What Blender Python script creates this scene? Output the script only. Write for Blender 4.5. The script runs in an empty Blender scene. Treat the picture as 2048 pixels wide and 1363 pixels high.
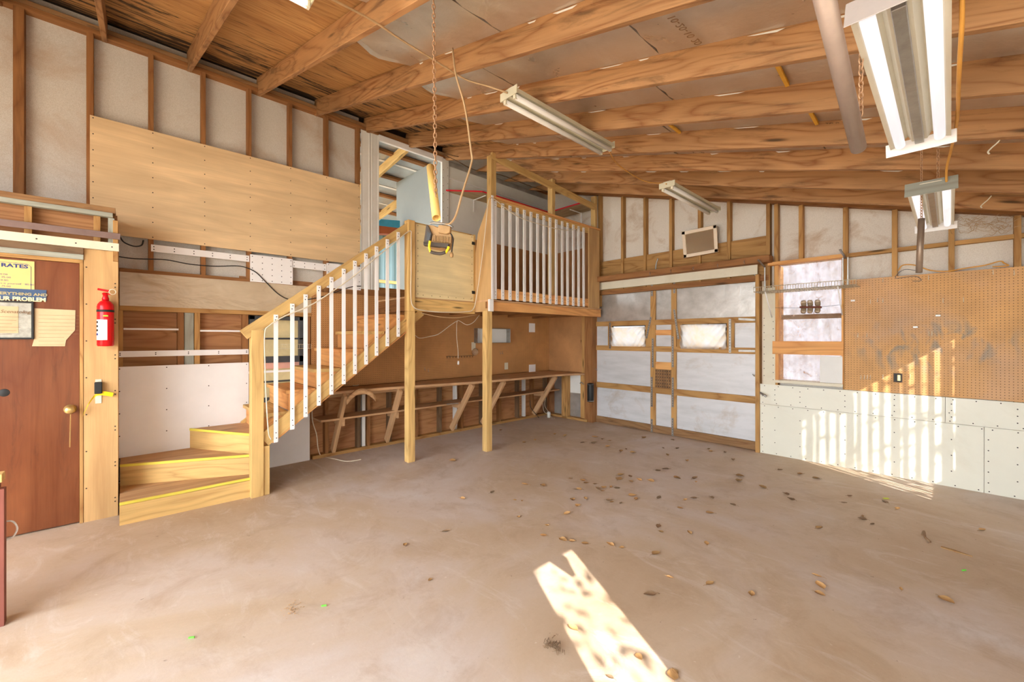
import bpy, math, random
from mathutils import Vector, Matrix, noise
random.seed(7)
R = math.radians

# ------------------------------------------------------------------ camera, world, sun, exposure
scene = bpy.context.scene
F, U0, V0, H, CX = 823.0, 1024.0, 675.0, 1.45, 4.655
FWD = Vector((-.729, .6845, 0)); RGT = Vector((.6845, .729, 0))
cam_d = bpy.data.cameras.new('camera'); cam = bpy.data.objects.new('camera', cam_d)
scene.collection.objects.link(cam); scene.camera = cam
cam_d.sensor_width = 36; cam_d.lens = F / 2048 * 36
cam_d.shift_y = -(681.5 - V0) / 2048; cam_d.clip_start = .02
cam.location = (CX, 0, H)
cam.rotation_euler = (R(90), 0, math.atan2(.729, .6845))

scene.view_settings.view_transform = 'Standard'
scene.view_settings.look = 'None'
scene.view_settings.gamma = 1
scene.view_settings.use_curve_mapping = False
scene.view_settings.exposure = 1.38

world = bpy.data.worlds.new('world'); scene.world = world; world.use_nodes = True
wn = world.node_tree.nodes; wl = world.node_tree.links
wn.clear()
wo = wn.new('ShaderNodeOutputWorld'); wb = wn.new('ShaderNodeBackground')
sky = wn.new('ShaderNodeTexSky'); sky.sky_type = 'HOSEK_WILKIE'; sky.turbidity = 5; sky.ground_albedo = .45
sky.sun_direction = Vector((.72, -.39, .57)).normalized()
mixc = wn.new('ShaderNodeMix'); mixc.data_type = 'RGBA'; mixc.inputs[0].default_value = .8
mixc.inputs[7].default_value = (.92, .98, 1.03, 1)
wl.new(sky.outputs[0], mixc.inputs[6]); wl.new(mixc.outputs[2], wb.inputs[0])
wb.inputs[1].default_value = 5.2
wl.new(wb.outputs[0], wo.inputs[0])

sun_d = bpy.data.lights.new('sun', 'SUN'); sun = bpy.data.objects.new('sun', sun_d); scene.collection.objects.link(sun)
sun_d.energy = 5.5; sun_d.angle = R(.3); sun_d.color = (1, .93, .84)
el = R(35); sd = Vector((.88 * math.cos(el), -.475 * math.cos(el), math.sin(el)))
sun.rotation_euler = sd.to_track_quat('Z', 'Y').to_euler()

# ------------------------------------------------------------------ helpers
COL = scene.collection
WM = {}

def ray(u, v):
    return FWD + (u - U0) / F * RGT + Vector((0, 0, (V0 - v) / F))
def PX(u, v, x):                    # the point of the plane x = const seen at a pixel of the photograph
    d = ray(u, v); t = (x - CX) / d.x; return Vector((x, t * d.y, H + t * d.z))
def PY(u, v, y):
    d = ray(u, v); t = y / d.y; return Vector((CX + t * d.x, y, H + t * d.z))
def PZ(u, v, z=0.0):
    d = ray(u, v); t = (z - H) / d.z; return Vector((CX + t * d.x, t * d.y, z))
def PT(u, v, t):
    d = ray(u, v); return Vector((CX, 0, H)) + t * d

def tag(o, label=None, cat=None, group=None, kind=None):
    if label: o['label'] = label
    if cat: o['category'] = cat
    if group: o['group'] = group
    if kind: o['kind'] = kind
    return o
def place(o, mw, parent):
    COL.objects.link(o)
    if parent is not None:
        o.parent = parent
        o.matrix_parent_inverse = WM[parent.name].inverted()
    o.matrix_basis = mw
    WM[o.name] = mw.copy()
    return o
def empty(name, loc, label=None, cat=None, group=None, kind=None):
    o = bpy.data.objects.new(name, None); o.empty_display_size = .1
    place(o, Matrix.Translation(Vector(loc)), None)
    return tag(o, label, cat, group, kind)

def link_mesh(name, verts, faces, mat, parent=None, mw=None, smooth=False, mats=None, fm=None, bevel=0):
    me = bpy.data.meshes.new(name)
    me.from_pydata([tuple(v) for v in verts], [], faces)
    for m in (mats or [mat]): me.materials.append(m)
    if fm: 
        for p, i in zip(me.polygons, fm): p.material_index = i
    if smooth:
        for p in me.polygons: p.use_smooth = True
    me.update()
    o = bpy.data.objects.new(name, me)
    place(o, mw or Matrix(), parent)
    if bevel:
        b = o.modifiers.new('bevel', 'BEVEL'); b.width = bevel; b.segments = 1; b.limit_method = 'ANGLE'
    return o

BF = [(0, 3, 2, 1), (4, 5, 6, 7), (0, 1, 5, 4), (1, 2, 6, 5), (2, 3, 7, 6), (3, 0, 4, 7)]
def bverts(hx, hy, hz):
    return [(-hx, -hy, -hz), (hx, -hy, -hz), (hx, hy, -hz), (-hx, hy, -hz), (-hx, -hy, hz), (hx, -hy, hz), (hx, hy, hz), (-hx, hy, hz)]

SCREWM = None
def box(name, xr, yr, zr, mat, parent=None, bevel=.0015, screws=None, long=None):
    """axis aligned box, its local X along the longest side so wood grain follows it; screws: list of world points on its face + normal"""
    lo = Vector((min(xr), min(yr), min(zr))); hi = Vector((max(xr), max(yr), max(zr)))
    c = (lo + hi) / 2; s = hi - lo
    order = sorted(range(3), key=lambda i: -s[i])
    if long is not None: order.remove(long); order.insert(0, long)
    E = [Vector((1, 0, 0)), Vector((0, 1, 0)), Vector((0, 0, 1))]
    ax, ay = E[order[0]], E[order[1]]; az = ax.cross(ay)
    rot = Matrix((ax, ay, az)).transposed().to_4x4()
    mw = Matrix.Translation(c) @ rot
    v = bverts(s[order[0]] / 2, s[order[1]] / 2, s[order[2]] / 2); f = list(BF); fm = [0] * 6
    mats = [mat]
    if screws:
        inv = mw.inverted(); mats = [mat, SCREWM]; bevel = 0
        pts, nrm = screws
        nl = (rot.inverted() @ Vector(nrm).to_4d()).to_3d()
        a = nl.orthogonal().normalized(); b = nl.cross(a)
        for p in pts:
            q = inv @ Vector(p); n0 = len(v); rr = .0055
            for k in range(6): v.append(tuple(q + nl * .0015 + (a * math.cos(k * math.pi / 3) + b * math.sin(k * math.pi / 3)) * rr))
            f.append(tuple(range(n0, n0 + 6))); fm.append(1)
    return link_mesh(name, v, f, mat, parent, mw, mats=mats, fm=fm, bevel=bevel)

def board(name, a, b, side, w, t, mat, parent=None, bevel=.0015):
    """plank from a to b; w = size along 'side', t = size along the third axis"""
    a = Vector(a); b = Vector(b); d = (b - a); L = d.length; d.normalize()
    s = Vector(side); s = (s - d * s.dot(d)).normalized(); n = d.cross(s)
    rot = Matrix((d, s, n)).transposed().to_4x4()
    return link_mesh(name, bverts(L / 2, w / 2, t / 2), BF, mat, parent, Matrix.Translation((a + b) / 2) @ rot, bevel=bevel)

def prism(name, pts, thick, mat, parent=None, bevel=0, grain=None):
    """flat polygon pushed along a vector"""
    pts = [Vector(p) for p in pts]; th = Vector(thick); c = sum(pts, Vector()) / len(pts)
    n = len(pts)
    g = Vector(grain).normalized() if grain else (pts[1] - pts[0]).normalized()
    nn = th.normalized(); g = g - nn * g.dot(nn)
    g = g.normalized() if g.length > 1e-3 else nn.orthogonal().normalized(); h = nn.cross(g)
    rot = Matrix((g, h, nn)).transposed().to_4x4(); mw = Matrix.Translation(c) @ rot; inv = mw.inverted()
    v = [inv @ p for p in pts] + [inv @ (p + th) for p in pts]
    f = [tuple(range(n))[::-1], tuple(range(n, 2 * n))] + [(i, (i + 1) % n, n + (i + 1) % n, n + i) for i in range(n)]
    o = link_mesh(name, v, f, mat, parent, mw, bevel=bevel)
    return o

def catmull(pts, n=6):
    pts = [Vector(p) for p in pts]
    if len(pts) < 3: return pts
    P = [pts[0] * 2 - pts[1]] + pts + [pts[-1] * 2 - pts[-2]]; out = []
    for i in range(1, len(P) - 2):
        for k in range(n):
            t = k / n; a, b, c, d = P[i - 1], P[i], P[i + 1], P[i + 2]
            out.append(.5 * ((2 * b) + (c - a) * t + (2 * a - 5 * b + 4 * c - d) * t * t + (3 * b - a - 3 * c + d) * t ** 3))
    out.append(pts[-1]); return out
def tube_geo(pts, r, seg=8, v=None, f=None, closed=False, cap=True):
    v = [] if v is None else v; f = [] if f is None else f
    pts = [Vector(p) for p in pts]; n = len(pts); base = len(v); up = None
    for i, p in enumerate(pts):
        if closed: d = pts[(i + 1) % n] - pts[i - 1]
        else: d = pts[min(i + 1, n - 1)] - pts[max(i - 1, 0)]
        if d.length < 1e-9: d = Vector((0, 0, 1))
        d.normalize()
        if up is None: up = d.orthogonal().normalized()
        up = (up - d * up.dot(d));
        up = up.normalized() if up.length > 1e-6 else d.orthogonal().normalized()
        w = d.cross(up); rr = r[i] if isinstance(r, (list, tuple)) else r
        for k in range(seg):
            a = 2 * math.pi * k / seg; v.append(p + (up * math.cos(a) + w * math.sin(a)) * rr)
    m = n if closed else n - 1
    for i in range(m):
        for k in range(seg):
            j = (i + 1) % n
            f.append((base + i * seg + k, base + i * seg + (k + 1) % seg, base + j * seg + (k + 1) % seg, base + j * seg + k))
    if cap and not closed:
        f.append(tuple(base + k for k in range(seg))[::-1]); f.append(tuple(base + (n - 1) * seg + k for k in range(seg)))
    return v, f
def geo(name, v, f, mat, parent=None, smooth=True, **k):
    v = [Vector(q) for q in v]; c = sum(v, Vector()) / len(v)
    return link_mesh(name, [q - c for q in v], f, mat, parent, Matrix.Translation(c), smooth=smooth, **k)
def tube(name, pts, r, mat, parent=None, seg=8, sm=True, n=6):
    v, f = tube_geo(catmull(pts, n) if sm else pts, r, seg)
    return geo(name, v, f, mat, parent)
def pipe(name, a, b, r, th, mat, parent=None, seg=20):
    """hollow straight pipe"""
    a = Vector(a); b = Vector(b); d = (b - a).normalized(); u = d.orthogonal().normalized(); w = d.cross(u)
    v = []; f = []
    for (p, rr) in ((a, r), (b, r), (b, r - th), (a, r - th)):
        for k in range(seg):
            q = 2 * math.pi * k / seg; v.append(p + (u * math.cos(q) + w * math.sin(q)) * rr)
    for i in range(4):
        j = (i + 1) % 4
        for k in range(seg): f.append((i * seg + k, i * seg + (k + 1) % seg, j * seg + (k + 1) % seg, j * seg + k))
    o = geo(name, v, f, mat, parent); return o
def lathe(name, prof, base, axis, mat, parent=None, seg=24, smooth=True):
    axis = Vector(axis).normalized(); u = axis.orthogonal().normalized(); w = axis.cross(u); base = Vector(base)
    v = []; f = []
    for (r, h) in prof:
        for k in range(seg):
            q = 2 * math.pi * k / seg; v.append(base + axis * h + (u * math.cos(q) + w * math.sin(q)) * r)
    for i in range(len(prof) - 1):
        for k in range(seg): f.append((i * seg + k, i * seg + (k + 1) % seg, (i + 1) * seg + (k + 1) % seg, (i + 1) * seg + k))
    f.append(tuple(range(seg))[::-1]); f.append(tuple((len(prof) - 1) * seg + k for k in range(seg)))
    return geo(name, v, f, mat, parent, smooth=smooth)
def chain(name, a, b, mat, parent=None, link=.030, r=.0022, wd=.0075):
    a = Vector(a); b = Vector(b); d = (b - a); L = d.length; d.normalize()
    u = d.orthogonal().normalized(); w = d.cross(u); n = max(2, int(L / (link * .74))); v = []; f = []
    for i in range(n):
        c = a + d * (L * (i + .5) / n); s = u if i % 2 else w
        ring = []
        for k in range(8):
            q = 2 * math.pi * k / 8
            ring.append(c + d * (link / 2 * math.cos(q)) + s * (wd * math.sin(q)))
        tube_geo(ring, r, 5, v, f, closed=True)
    return geo(name, v, f, mat, parent)
def text(name, s, org, right, up, size, mat, parent, align='LEFT', bold=0, extrude=.0008, sx=1.0, font_shear=0):
    cu = bpy.data.curves.new(name, 'FONT'); cu.body = s; cu.size = size; cu.extrude = extrude; cu.align_x = align
    cu.offset = bold; cu.shear = font_shear; cu.resolution_u = 3
    tmp = bpy.data.objects.new('tmp', cu); COL.objects.link(tmp)
    dg = bpy.context.evaluated_depsgraph_get(); me = bpy.data.meshes.new_from_object(tmp.evaluated_get(dg))
    bpy.data.objects.remove(tmp); me.materials.clear(); me.materials.append(mat)
    for q in me.vertices: q.co.x *= sx
    o = bpy.data.objects.new(name, me)
    r_ = Vector(right).normalized(); u_ = Vector(up); u_ = (u_ - r_ * u_.dot(r_)).normalized()
    mw = Matrix.Translation(Vector(org)) @ Matrix((r_, u_, r_.cross(u_))).transposed().to_4x4()
    return place(o, mw, parent)

# ------------------------------------------------------------------ materials
class NT:
    def __init__(s, name):
        s.m = bpy.data.materials.new(name); s.m.use_nodes = True; s.t = s.m.node_tree; s.n = s.t.nodes; s.l = s.t.links
        s.b = s.n['Principled BSDF']; s.out = s.n['Material Output']
    def new(s, t, **k):
        n = s.n.new(t)
        for a, b in k.items(): setattr(n, a, b)
        return n
    def link(s, a, b): s.l.new(a, b)
    def coord(s, scale=(1, 1, 1), rand=True, kind='Object'):
        tc = s.new('ShaderNodeTexCoord'); mp = s.new('ShaderNodeMapping'); mp.inputs['Scale'].default_value = scale
        if rand:
            oi = s.new('ShaderNodeObjectInfo'); mu = s.new('ShaderNodeMath', operation='MULTIPLY'); mu.inputs[1].default_value = 53.0
            s.link(oi.outputs['Random'], mu.inputs[0]); ad = s.new('ShaderNodeVectorMath', operation='ADD')
            s.link(tc.outputs[kind], ad.inputs[0]); s.link(mu.outputs[0], ad.inputs[1]); s.link(ad.outputs[0], mp.inputs[0])
        else: s.link(tc.outputs[kind], mp.inputs[0])
        return mp.outputs[0]
    def noise(s, vec, scale=5, detail=4, rough=.55, dist=0):
        n = s.new('ShaderNodeTexNoise'); n.inputs['Scale'].default_value = scale; n.inputs['Detail'].default_value = detail
        n.inputs['Roughness'].default_value = rough; n.inputs['Distortion'].default_value = dist
        if vec is not None: s.link(vec, n.inputs['Vector'])
        return n.outputs['Fac']
    def ramp(s, fac, stops, interp='LINEAR'):
        r = s.new('ShaderNodeValToRGB'); r.color_ramp.interpolation = interp
        e = r.color_ramp.elements
        while len(e) < len(stops): e.new(.5)
        for i, (p, c) in enumerate(stops):
            e[i].position = p; e[i].color = tuple(c) + (1,) if len(c) == 3 else c
        s.link(fac, r.inputs[0]); return r.outputs[0]
    def mix(s, fac, a, b, mode='MIX'):
        m = s.new('ShaderNodeMix', data_type='RGBA', blend_type=mode)
        for i, x in ((0, fac), (6, a), (7, b)):
            if hasattr(x, 'is_linked'): s.link(x, m.inputs[i])
            elif i == 0: m.inputs[0].default_value = x
            else: m.inputs[i].default_value = tuple(x) + (1,)
        return m.outputs[2]
    def math(s, op, a, b=None, c=None):
        m = s.new('ShaderNodeMath', operation=op)
        for i, x in enumerate((a, b, c)):
            if x is None: continue
            if hasattr(x, 'is_linked'): s.link(x, m.inputs[i])
            else: m.inputs[i].default_value = x
        return m.outputs[0]
    def bump(s, h, strength=.2, dist=.01):
        b = s.new('ShaderNodeBump'); b.inputs['Strength'].default_value = strength; b.inputs['Distance'].default_value = dist
        s.link(h, b.inputs['Height']); s.link(b.outputs[0], s.b.inputs['Normal'])
    def fin(s, col=None, rough=.6, metal=0, spec=.3):
        if col is not None:
            if hasattr(col, 'is_linked'): s.link(col, s.b.inputs['Base Color'])
            else: s.b.inputs['Base Color'].default_value = tuple(col) + (1,)
        if hasattr(rough, 'is_linked'): s.link(rough, s.b.inputs['Roughness'])
        else: s.b.inputs['Roughness'].default_value = rough
        s.b.inputs['Metallic'].default_value = metal
        s.b.inputs['Specular IOR Level'].default_value = spec
        return s.m
def c3(h):
    h = h.lstrip('#'); o = []
    for i in (0, 2, 4):
        x = int(h[i:i + 2], 16) / 255; o.append(x / 12.92 if x <= .04045 else ((x + .055) / 1.055) ** 2.4)
    return tuple(o)
def mulc(c, k): return tuple(min(1, x * k) for x in c)

def wood(name, base, contrast=.5, stain=0.0, knots=True, ring=9.0, tint=None, rough=.7, lum=.22, k=(.93, 1.14, 1.25)):
    n = NT(name); base = c3(base) if isinstance(base, str) else base
    base = (base[0] * k[0], base[1] * k[1], base[2] * k[2])
    dark = (base[0] * (1 - .55 * contrast), base[1] * (1 - .75 * contrast), base[2] * (1 - .85 * contrast))
    lite = mulc(base, 1.15)
    v = n.coord((.55, 4.2, 4.2))
    big = n.noise(v, 1.0, 2, .5, .4)                                 # cathedral rings: contour lines of a smooth field
    rings = n.math('FRACT', n.math('MULTIPLY', big, ring))
    tri = n.math('ABSOLUTE', n.math('SUBTRACT', n.math('MULTIPLY', rings, 2.0), 1.0))
    v2 = n.coord((3.0, 90, 90)); fine = n.noise(v2, 1.0, 4, .65, .2)
    f = n.math('ADD', n.math('MULTIPLY', n.math('POWER', tri, .6), .55), n.math('MULTIPLY', fine, .75))
    col = n.ramp(f, [(.38, dark), (.72, base), (1.0, lite)])
    v3 = n.coord((.8, 1.6, 1.6)); bl = n.noise(v3, 2.0, 3)
    col = n.mix(n.ramp(bl, [(.35, (0, 0, 0)), (.7, (.55, .55, .55))]), col, tint or mulc(base, .72))
    if knots:
        vo = n.new('ShaderNodeTexVoronoi'); vo.inputs['Scale'].default_value = 1.0
        n.link(n.coord((1.3, 9, 9)), vo.inputs['Vector'])
        kn = n.ramp(vo.outputs['Distance'], [(.05, (1, 1, 1)), (.14, (0, 0, 0))])
        vo2 = n.ramp(vo.outputs['Color'], [(.55, (0, 0, 0)), (.6, (1, 1, 1))])
        col = n.mix(n.math('MULTIPLY', kn, vo2), col, mulc(base, .22))
    if stain:
        st = n.ramp(n.noise(n.coord((.7, 5, 5)), 2.2, 6, .7, .8), [(.53, (0, 0, 0)), (.66, (stain,) * 3)])
        col = n.mix(st, col, (.02, .015, .012))
    oi = n.new('ShaderNodeObjectInfo')
    hs = n.new('ShaderNodeHueSaturation'); n.link(col, hs.inputs['Color'])
    n.link(n.math('ADD', n.math('MULTIPLY', oi.outputs['Random'], lum), 1 - lum / 2), hs.inputs['Value'])
    n.bump(f, .12, .004)
    return n.fin(hs.outputs[0], rough, 0, .25)

def plain(name, col, rough=.5, metal=0, var=.12, scale=8, dirt=None, bump=0, dirt_amt=.6, spec=.35):
    n = NT(name); col = c3(col) if isinstance(col, str) else col
    f = n.noise(n.coord((1, 1, 1)), scale, 5, .6)
    c = n.ramp(f, [(.3, mulc(col, 1 - var)), (.7, mulc(col, 1 + var * .4))])
    if dirt:
        d = n.ramp(n.noise(n.coord((1, 1, 1)), scale * .45, 7, .7, .6), [(.5, (0, 0, 0)), (.75, (dirt_amt,) * 3)])
        c = n.mix(d, c, c3(dirt))
    if bump: n.bump(n.noise(n.coord(), scale * 6, 3), bump, .004)
    return n.fin(c, rough, metal, spec)

def emit(name, col, strength):
    n = NT(name); n.b.inputs['Emission Color'].default_value = tuple(col) + (1,); n.b.inputs['Emission Strength'].default_value = strength
    return n.fin((.45, .44, .45), .4)

SCREWM = plain('screw_steel', '#3a322c', .5, .4)
def roofply():              # fir plywood deck with black mould streaks, worst along the left wall
    m = wood('roof_plywood', '#bd8450', .5, 0, False, 16, tint=c3('#94653c'))
    n = NT.__new__(NT); n.m = m; n.t = m.node_tree; n.n = n.t.nodes; n.l = n.t.links; n.b = n.n['Principled BSDF']
    old = n.b.inputs['Base Color'].links[0].from_socket
    g = n.new('ShaderNodeNewGeometry'); sx = n.new('ShaderNodeSeparateXYZ'); n.link(g.outputs['Position'], sx.inputs[0])
    k = n.math('MULTIPLY', n.math('ADD', sx.outputs[0], .3), .085)
    st = n.noise(n.coord((1.1, 7, 7)), 1.6, 7, .72, .9)
    mk = n.ramp(n.math('SUBTRACT', st, k), [(.46, (0, 0, 0)), (.56, (.93,) * 3)])
    n.l.remove(n.b.inputs['Base Color'].links[0]); n.link(n.mix(mk, old, (.014, .011, .01)), n.b.inputs['Base Color'])
    return m
M = {}
M['rafter'] = wood('rafter_pine', '#b47a4e', .72, .45, True, 13)
M['stud'] = wood('stud_brown', '#9c6238', .5, .2, True, 9)
M['stud_lite'] = wood('stud_light', '#c0864e', .6, .1, True, 9)
M['stud_dark'] = wood('stud_weathered', '#7d5a40', .5, .4, True, 9)
M['plate'] = wood('plate_wood', '#9a6a44', .5, .5, True, 9)
M['yellow'] = wood('treated_pine', '#dcae72', .38, 0, True, 8, rough=.6, k=(.97, 1.07, 1.02))
M['orange'] = wood('orange_pine', '#e0a368', .4, 0, True, 8, tint=c3('#d58a55'), k=(.97, 1.07, 1.02))
M['grey_wood'] = wood('weathered_wood', '#a89a88', .35, .2, True, 9)
M['bench'] = wood('bench_wood', '#cda277', .4, .15, True, 7, k=(1, 1.03, 1.05))
M['ply_light'] = wood('birch_plywood', '#e6bf98', .16, 0, False, 4, lum=.06, k=(.97, 1.07, 1.02))
M['ply_gate'] = wood('gate_plywood', '#eccfa4', .14, 0, False, 4, lum=.06, k=(.97, 1.07, 1.02))
M['ply_jamb'] = wood('jamb_plywood', '#cfa070', .25, 0, False, 4, lum=.08, k=(.97, 1.07, 1.02))
M['ply_red'] = wood('fir_plywood', '#b87a4c', .5, .15, True, 13, tint=c3('#94604a'))
M['roof_ply'] = roofply()
M['door'] = wood('mahogany_door', '#824628', .35, .25, False, 3, tint=c3('#5f2c1c'), rough=.35)
M['white'] = plain('white_paint', '#f1efee', .45, 0, .04, 5)
M['white_dirty'] = plain('painted_sheet', '#e3e2dd', .5, 0, .05, 3, '#c4b8a4', dirt_amt=.35)
M['cream'] = plain('cream_paint', '#dfd7c0', .5, 0, .06, 4, '#b99f78', dirt_amt=.3)
M['tarp'] = plain('tan_vinyl', '#c4ae90', .4, 0, .15, 2.5, '#8e7a60', dirt_amt=.5)
def mat_vinyl():
    n = NT('tan_vinyl_sheet'); a = n.noise(n.coord((.9, 2.2, 1)), 2.2, 3, .5, 1.2)
    c = n.ramp(n.noise(n.coord(), 3, 5), [(.3, c3('#b8a488')), (.7, c3('#cdbb9f'))]); n.bump(a, .7, .06); return n.fin(c, .3, 0, .5)
M['tarp'] = mat_vinyl()
M['grey_panel'] = plain('grey_partition', '#8f9492', .55, 0, .08, 2)
M['steel'] = plain('galvanised_steel', '#a9a6a0', .4, .8, .2, 14, '#7a6450', dirt_amt=.4)
M['chain'] = plain('chain_steel', '#c39b78', .5, .5, .1, 12)
M['black'] = plain('black_plastic', '#262626', .5, 0, .2, 9)
M['dkgrey'] = plain('dark_grey_metal', '#4b4d50', .5, .1, .2, 9)
M['cord'] = plain('tan_cord', '#c4a37a', .6, 0, .15, 6)
M['cord_y'] = plain('yellow_cord', '#dfa24b', .6, 0, .15, 6)
M['cord_w'] = plain('white_cord', '#e0d3bc', .6, 0, .1, 6)
M['fixture'] = plain('cream_enamel', '#d6cfb4', .4, 0, .1, 6, '#a09070', dirt_amt=.3)
M['tube_off'] = plain('unlit_tube', '#e2ddd6', .25, 0, .03, 3)
M['tube_on'] = emit('lit_tube', (1, .95, .99), .3)
M['tube_dim'] = emit('lit_tube_warm', (1, .95, .75), .8)
M['red'] = plain('red_enamel', '#d3141c', .25, 0, .06, 5)
M['redline'] = plain('red_edge_paint', '#d2202e', .5, 0, .06, 5)
M['yellowp'] = plain('yellow_plastic', '#f3d21c', .45, 0, .05, 5)
M['brass'] = plain('brass', '#d8b878', .3, .7, .1, 8)
M['leaf'] = wood('dry_leaf', '#c08a58', .45, 0, False, 6, lum=.8)
M['leaf_d'] = wood('dark_dry_leaf', '#8f6a4e', .4, 0, False, 6, lum=.6)
M['foamcore'] = plain('yellow_foam', '#e0a83c', .8, 0, .2, 12)
M['paper'] = plain('aged_paper', '#cdb58e', .7, 0, .12, 5, '#a9835a', dirt_amt=.4)
M['sign_y'] = plain('yellow_sign', '#dfc67e', .5, 0, .05, 4)
M['sign_b'] = plain('blue_sign', '#41587a', .5, 0, .15, 12, '#c9b884', dirt_amt=.25)
M['navy'] = plain('navy_ink', '#2a3c7c', .5, 0, .1, 6)
M['grey_ink'] = plain('grey_ink', '#78788c', .6, 0, .1, 6)
M['brown_ink'] = plain('brown_ink', '#8a6a4a', .6, 0, .1, 6)
M['cloth'] = None

def mat_insul():            # off-white insulation board behind the studs
    n = NT('insulation_board')
    sp = n.noise(n.coord((1, 1, 1)), 230, 2, .6)
    c = n.ramp(sp, [(.35, c3('#c2bbb0')), (.6, c3('#d6d1c9'))])
    st = n.ramp(n.noise(n.coord((1, 1, 1)), 1.6, 6, .65, .5), [(.5, (0, 0, 0)), (.78, (.75,) * 3)])
    c = n.mix(st, c, c3('#b08e68')); n.bump(sp, .25, .003)
    return n.fin(c, .7, 0, .2)
M['insul'] = mat_insul()
def mat_insulB():
    n = NT('far_wall_insulation_board')
    sp = n.noise(n.coord((1, 1, 1)), 180, 2, .6)
    c = n.ramp(sp, [(.35, c3('#d6ccbe')), (.6, c3('#e6ded2'))])
    st = n.ramp(n.noise(n.coord((1, 1, 1)), 2.2, 6, .65, .8), [(.52, (0, 0, 0)), (.72, (.7,) * 3)])
    c = n.mix(st, c, c3('#b08a5e')); n.bump(sp, .2, .003)
    return n.fin(c, .6, 0, .25)
M['insulB'] = mat_insulB()
def mat_galv():             # pale ribbed sheet of the garage door
    n = NT('pale_door_sheet')
    v = n.coord((1, 1, 1)); a = n.noise(n.coord((1, 5, 1)), 2.0, 6, .6, .1)
    c = n.ramp(a, [(.3, c3('#c6c7c8')), (.6, c3('#d8d8da'))])
    st = n.ramp(n.noise(n.coord(), 2.0, 7, .7, .5), [(.55, (0, 0, 0)), (.75, (.6,) * 3)])
    c = n.mix(st, c, c3('#a88c68'))
    vs = n.noise(n.coord((60, 1, 1)), 1.0, 2); n.bump(vs, .15, .004)
    return n.fin(c, .4, .15, .4)
M['galv'] = mat_galv()
def mat_foilwall():
    n = NT('crinkled_foil'); v = n.coord((1, 1, 1)); a = n.noise(v, 7.0, 6, .6, .2)
    c = n.ramp(a, [(.3, c3('#aeaaa4')), (.65, c3('#c8c5c0'))]); n.bump(a, .4, .01)
    return n.fin(c, .35, .6, .5)
M['foilwall'] = mat_foilwall()
def mat_foil():             # foil-faced insulation boards between the rafters
    n = NT('foil_board'); a = n.noise(n.coord((1.5, 1.5, 1)), 2.0, 5, .6, .6)
    c = n.ramp(a, [(.3, c3('#bfae9a')), (.7, c3('#d6cbbd'))])
    g = n.noise(n.coord((1, 1, 1)), 4.0, 4, .6, .3)
    fi = n.noise(n.coord((120, 120, 1)), 1.0, 2)
    n.bump(n.math('ADD', n.math('MULTIPLY', g, 1.0), n.math('MULTIPLY', fi, .08)), .25, .03)
    return n.fin(c, n.ramp(a, [(.3, (.25,) * 3), (.7, (.42,) * 3)]), .55, .5)
M['foil'] = mat_foil()

def mat_peg(name, base, paint=False, light=1.0, holes=True):
    n = NT(name); base = c3(base)
    tc = n.new('ShaderNodeTexCoord'); sx = n.new('ShaderNodeSeparateXYZ'); n.link(tc.outputs['Object'], sx.inputs[0])
    a = n.noise(n.coord((1, 1, 1)), 2.5, 6, .6, .3)
    c = n.ramp(a, [(.3, mulc(base, .78)), (.7, mulc(base, 1.12))])
    sp = n.noise(n.coord((1, 1, 1)), 45, 2); c = n.mix(n.math('MULTIPLY', sp, .3), c, mulc(base, .6))
    if paint:               # old blue-grey spray marks of an earlier owner
        m = n.ramp(n.noise(n.coord((3.6, 1.9, 1), rand=False), 2.2, 3, .5, .8), [(.50, (0, 0, 0)), (.66, (1, 1, 1))])
        # fades out away from the middle band of the board
        dx = n.math('DIVIDE', n.math('SUBTRACT', sx.outputs[0], -.36), .70); dy = n.math('DIVIDE', n.math('SUBTRACT', sx.outputs[1], -.12), .34)
        rr = n.math('ADD', n.math('MULTIPLY', dx, dx), n.math('MULTIPLY', dy, dy))
        fade = n.ramp(rr, [(.25, (1, 1, 1)), (1.0, (0, 0, 0))])
        c = n.mix(n.math('MULTIPLY', n.math('MULTIPLY', m, fade), .75), c, c3('#75807c'))
        m2 = n.ramp(n.noise(n.coord((1, 1, 1), rand=False), 1.4, 5, .6, .4), [(.45, (0, 0, 0)), (.7, (.55,) * 3)])
        c = n.mix(m2, c, c3('#c9a58a'))
    if holes:
        def cell(s_):
            return n.math('SUBTRACT', n.math('FRACT', n.math('ADD', n.math('DIVIDE', s_, .0254), 400.5)), .5)
        hx, hy = cell(sx.outputs[0]), cell(sx.outputs[1])
        d = n.math('SQRT', n.math('ADD', n.math('MULTIPLY', hx, hx), n.math('MULTIPLY', hy, hy)))
        hole = n.ramp(d, [(.11, (1, 1, 1)), (.16, (0, 0, 0))])
        c = n.mix(hole, c, mulc(base, .16))
    return n.fin(c, .55, 0, .3)
M['pegR'] = mat_peg('pegboard_right', '#d8a468', True)
M['pegL'] = mat_peg('pegboard_left', '#c8925c')
M['hardboard'] = mat_peg('hardboard', '#c08c5c', holes=False)

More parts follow.
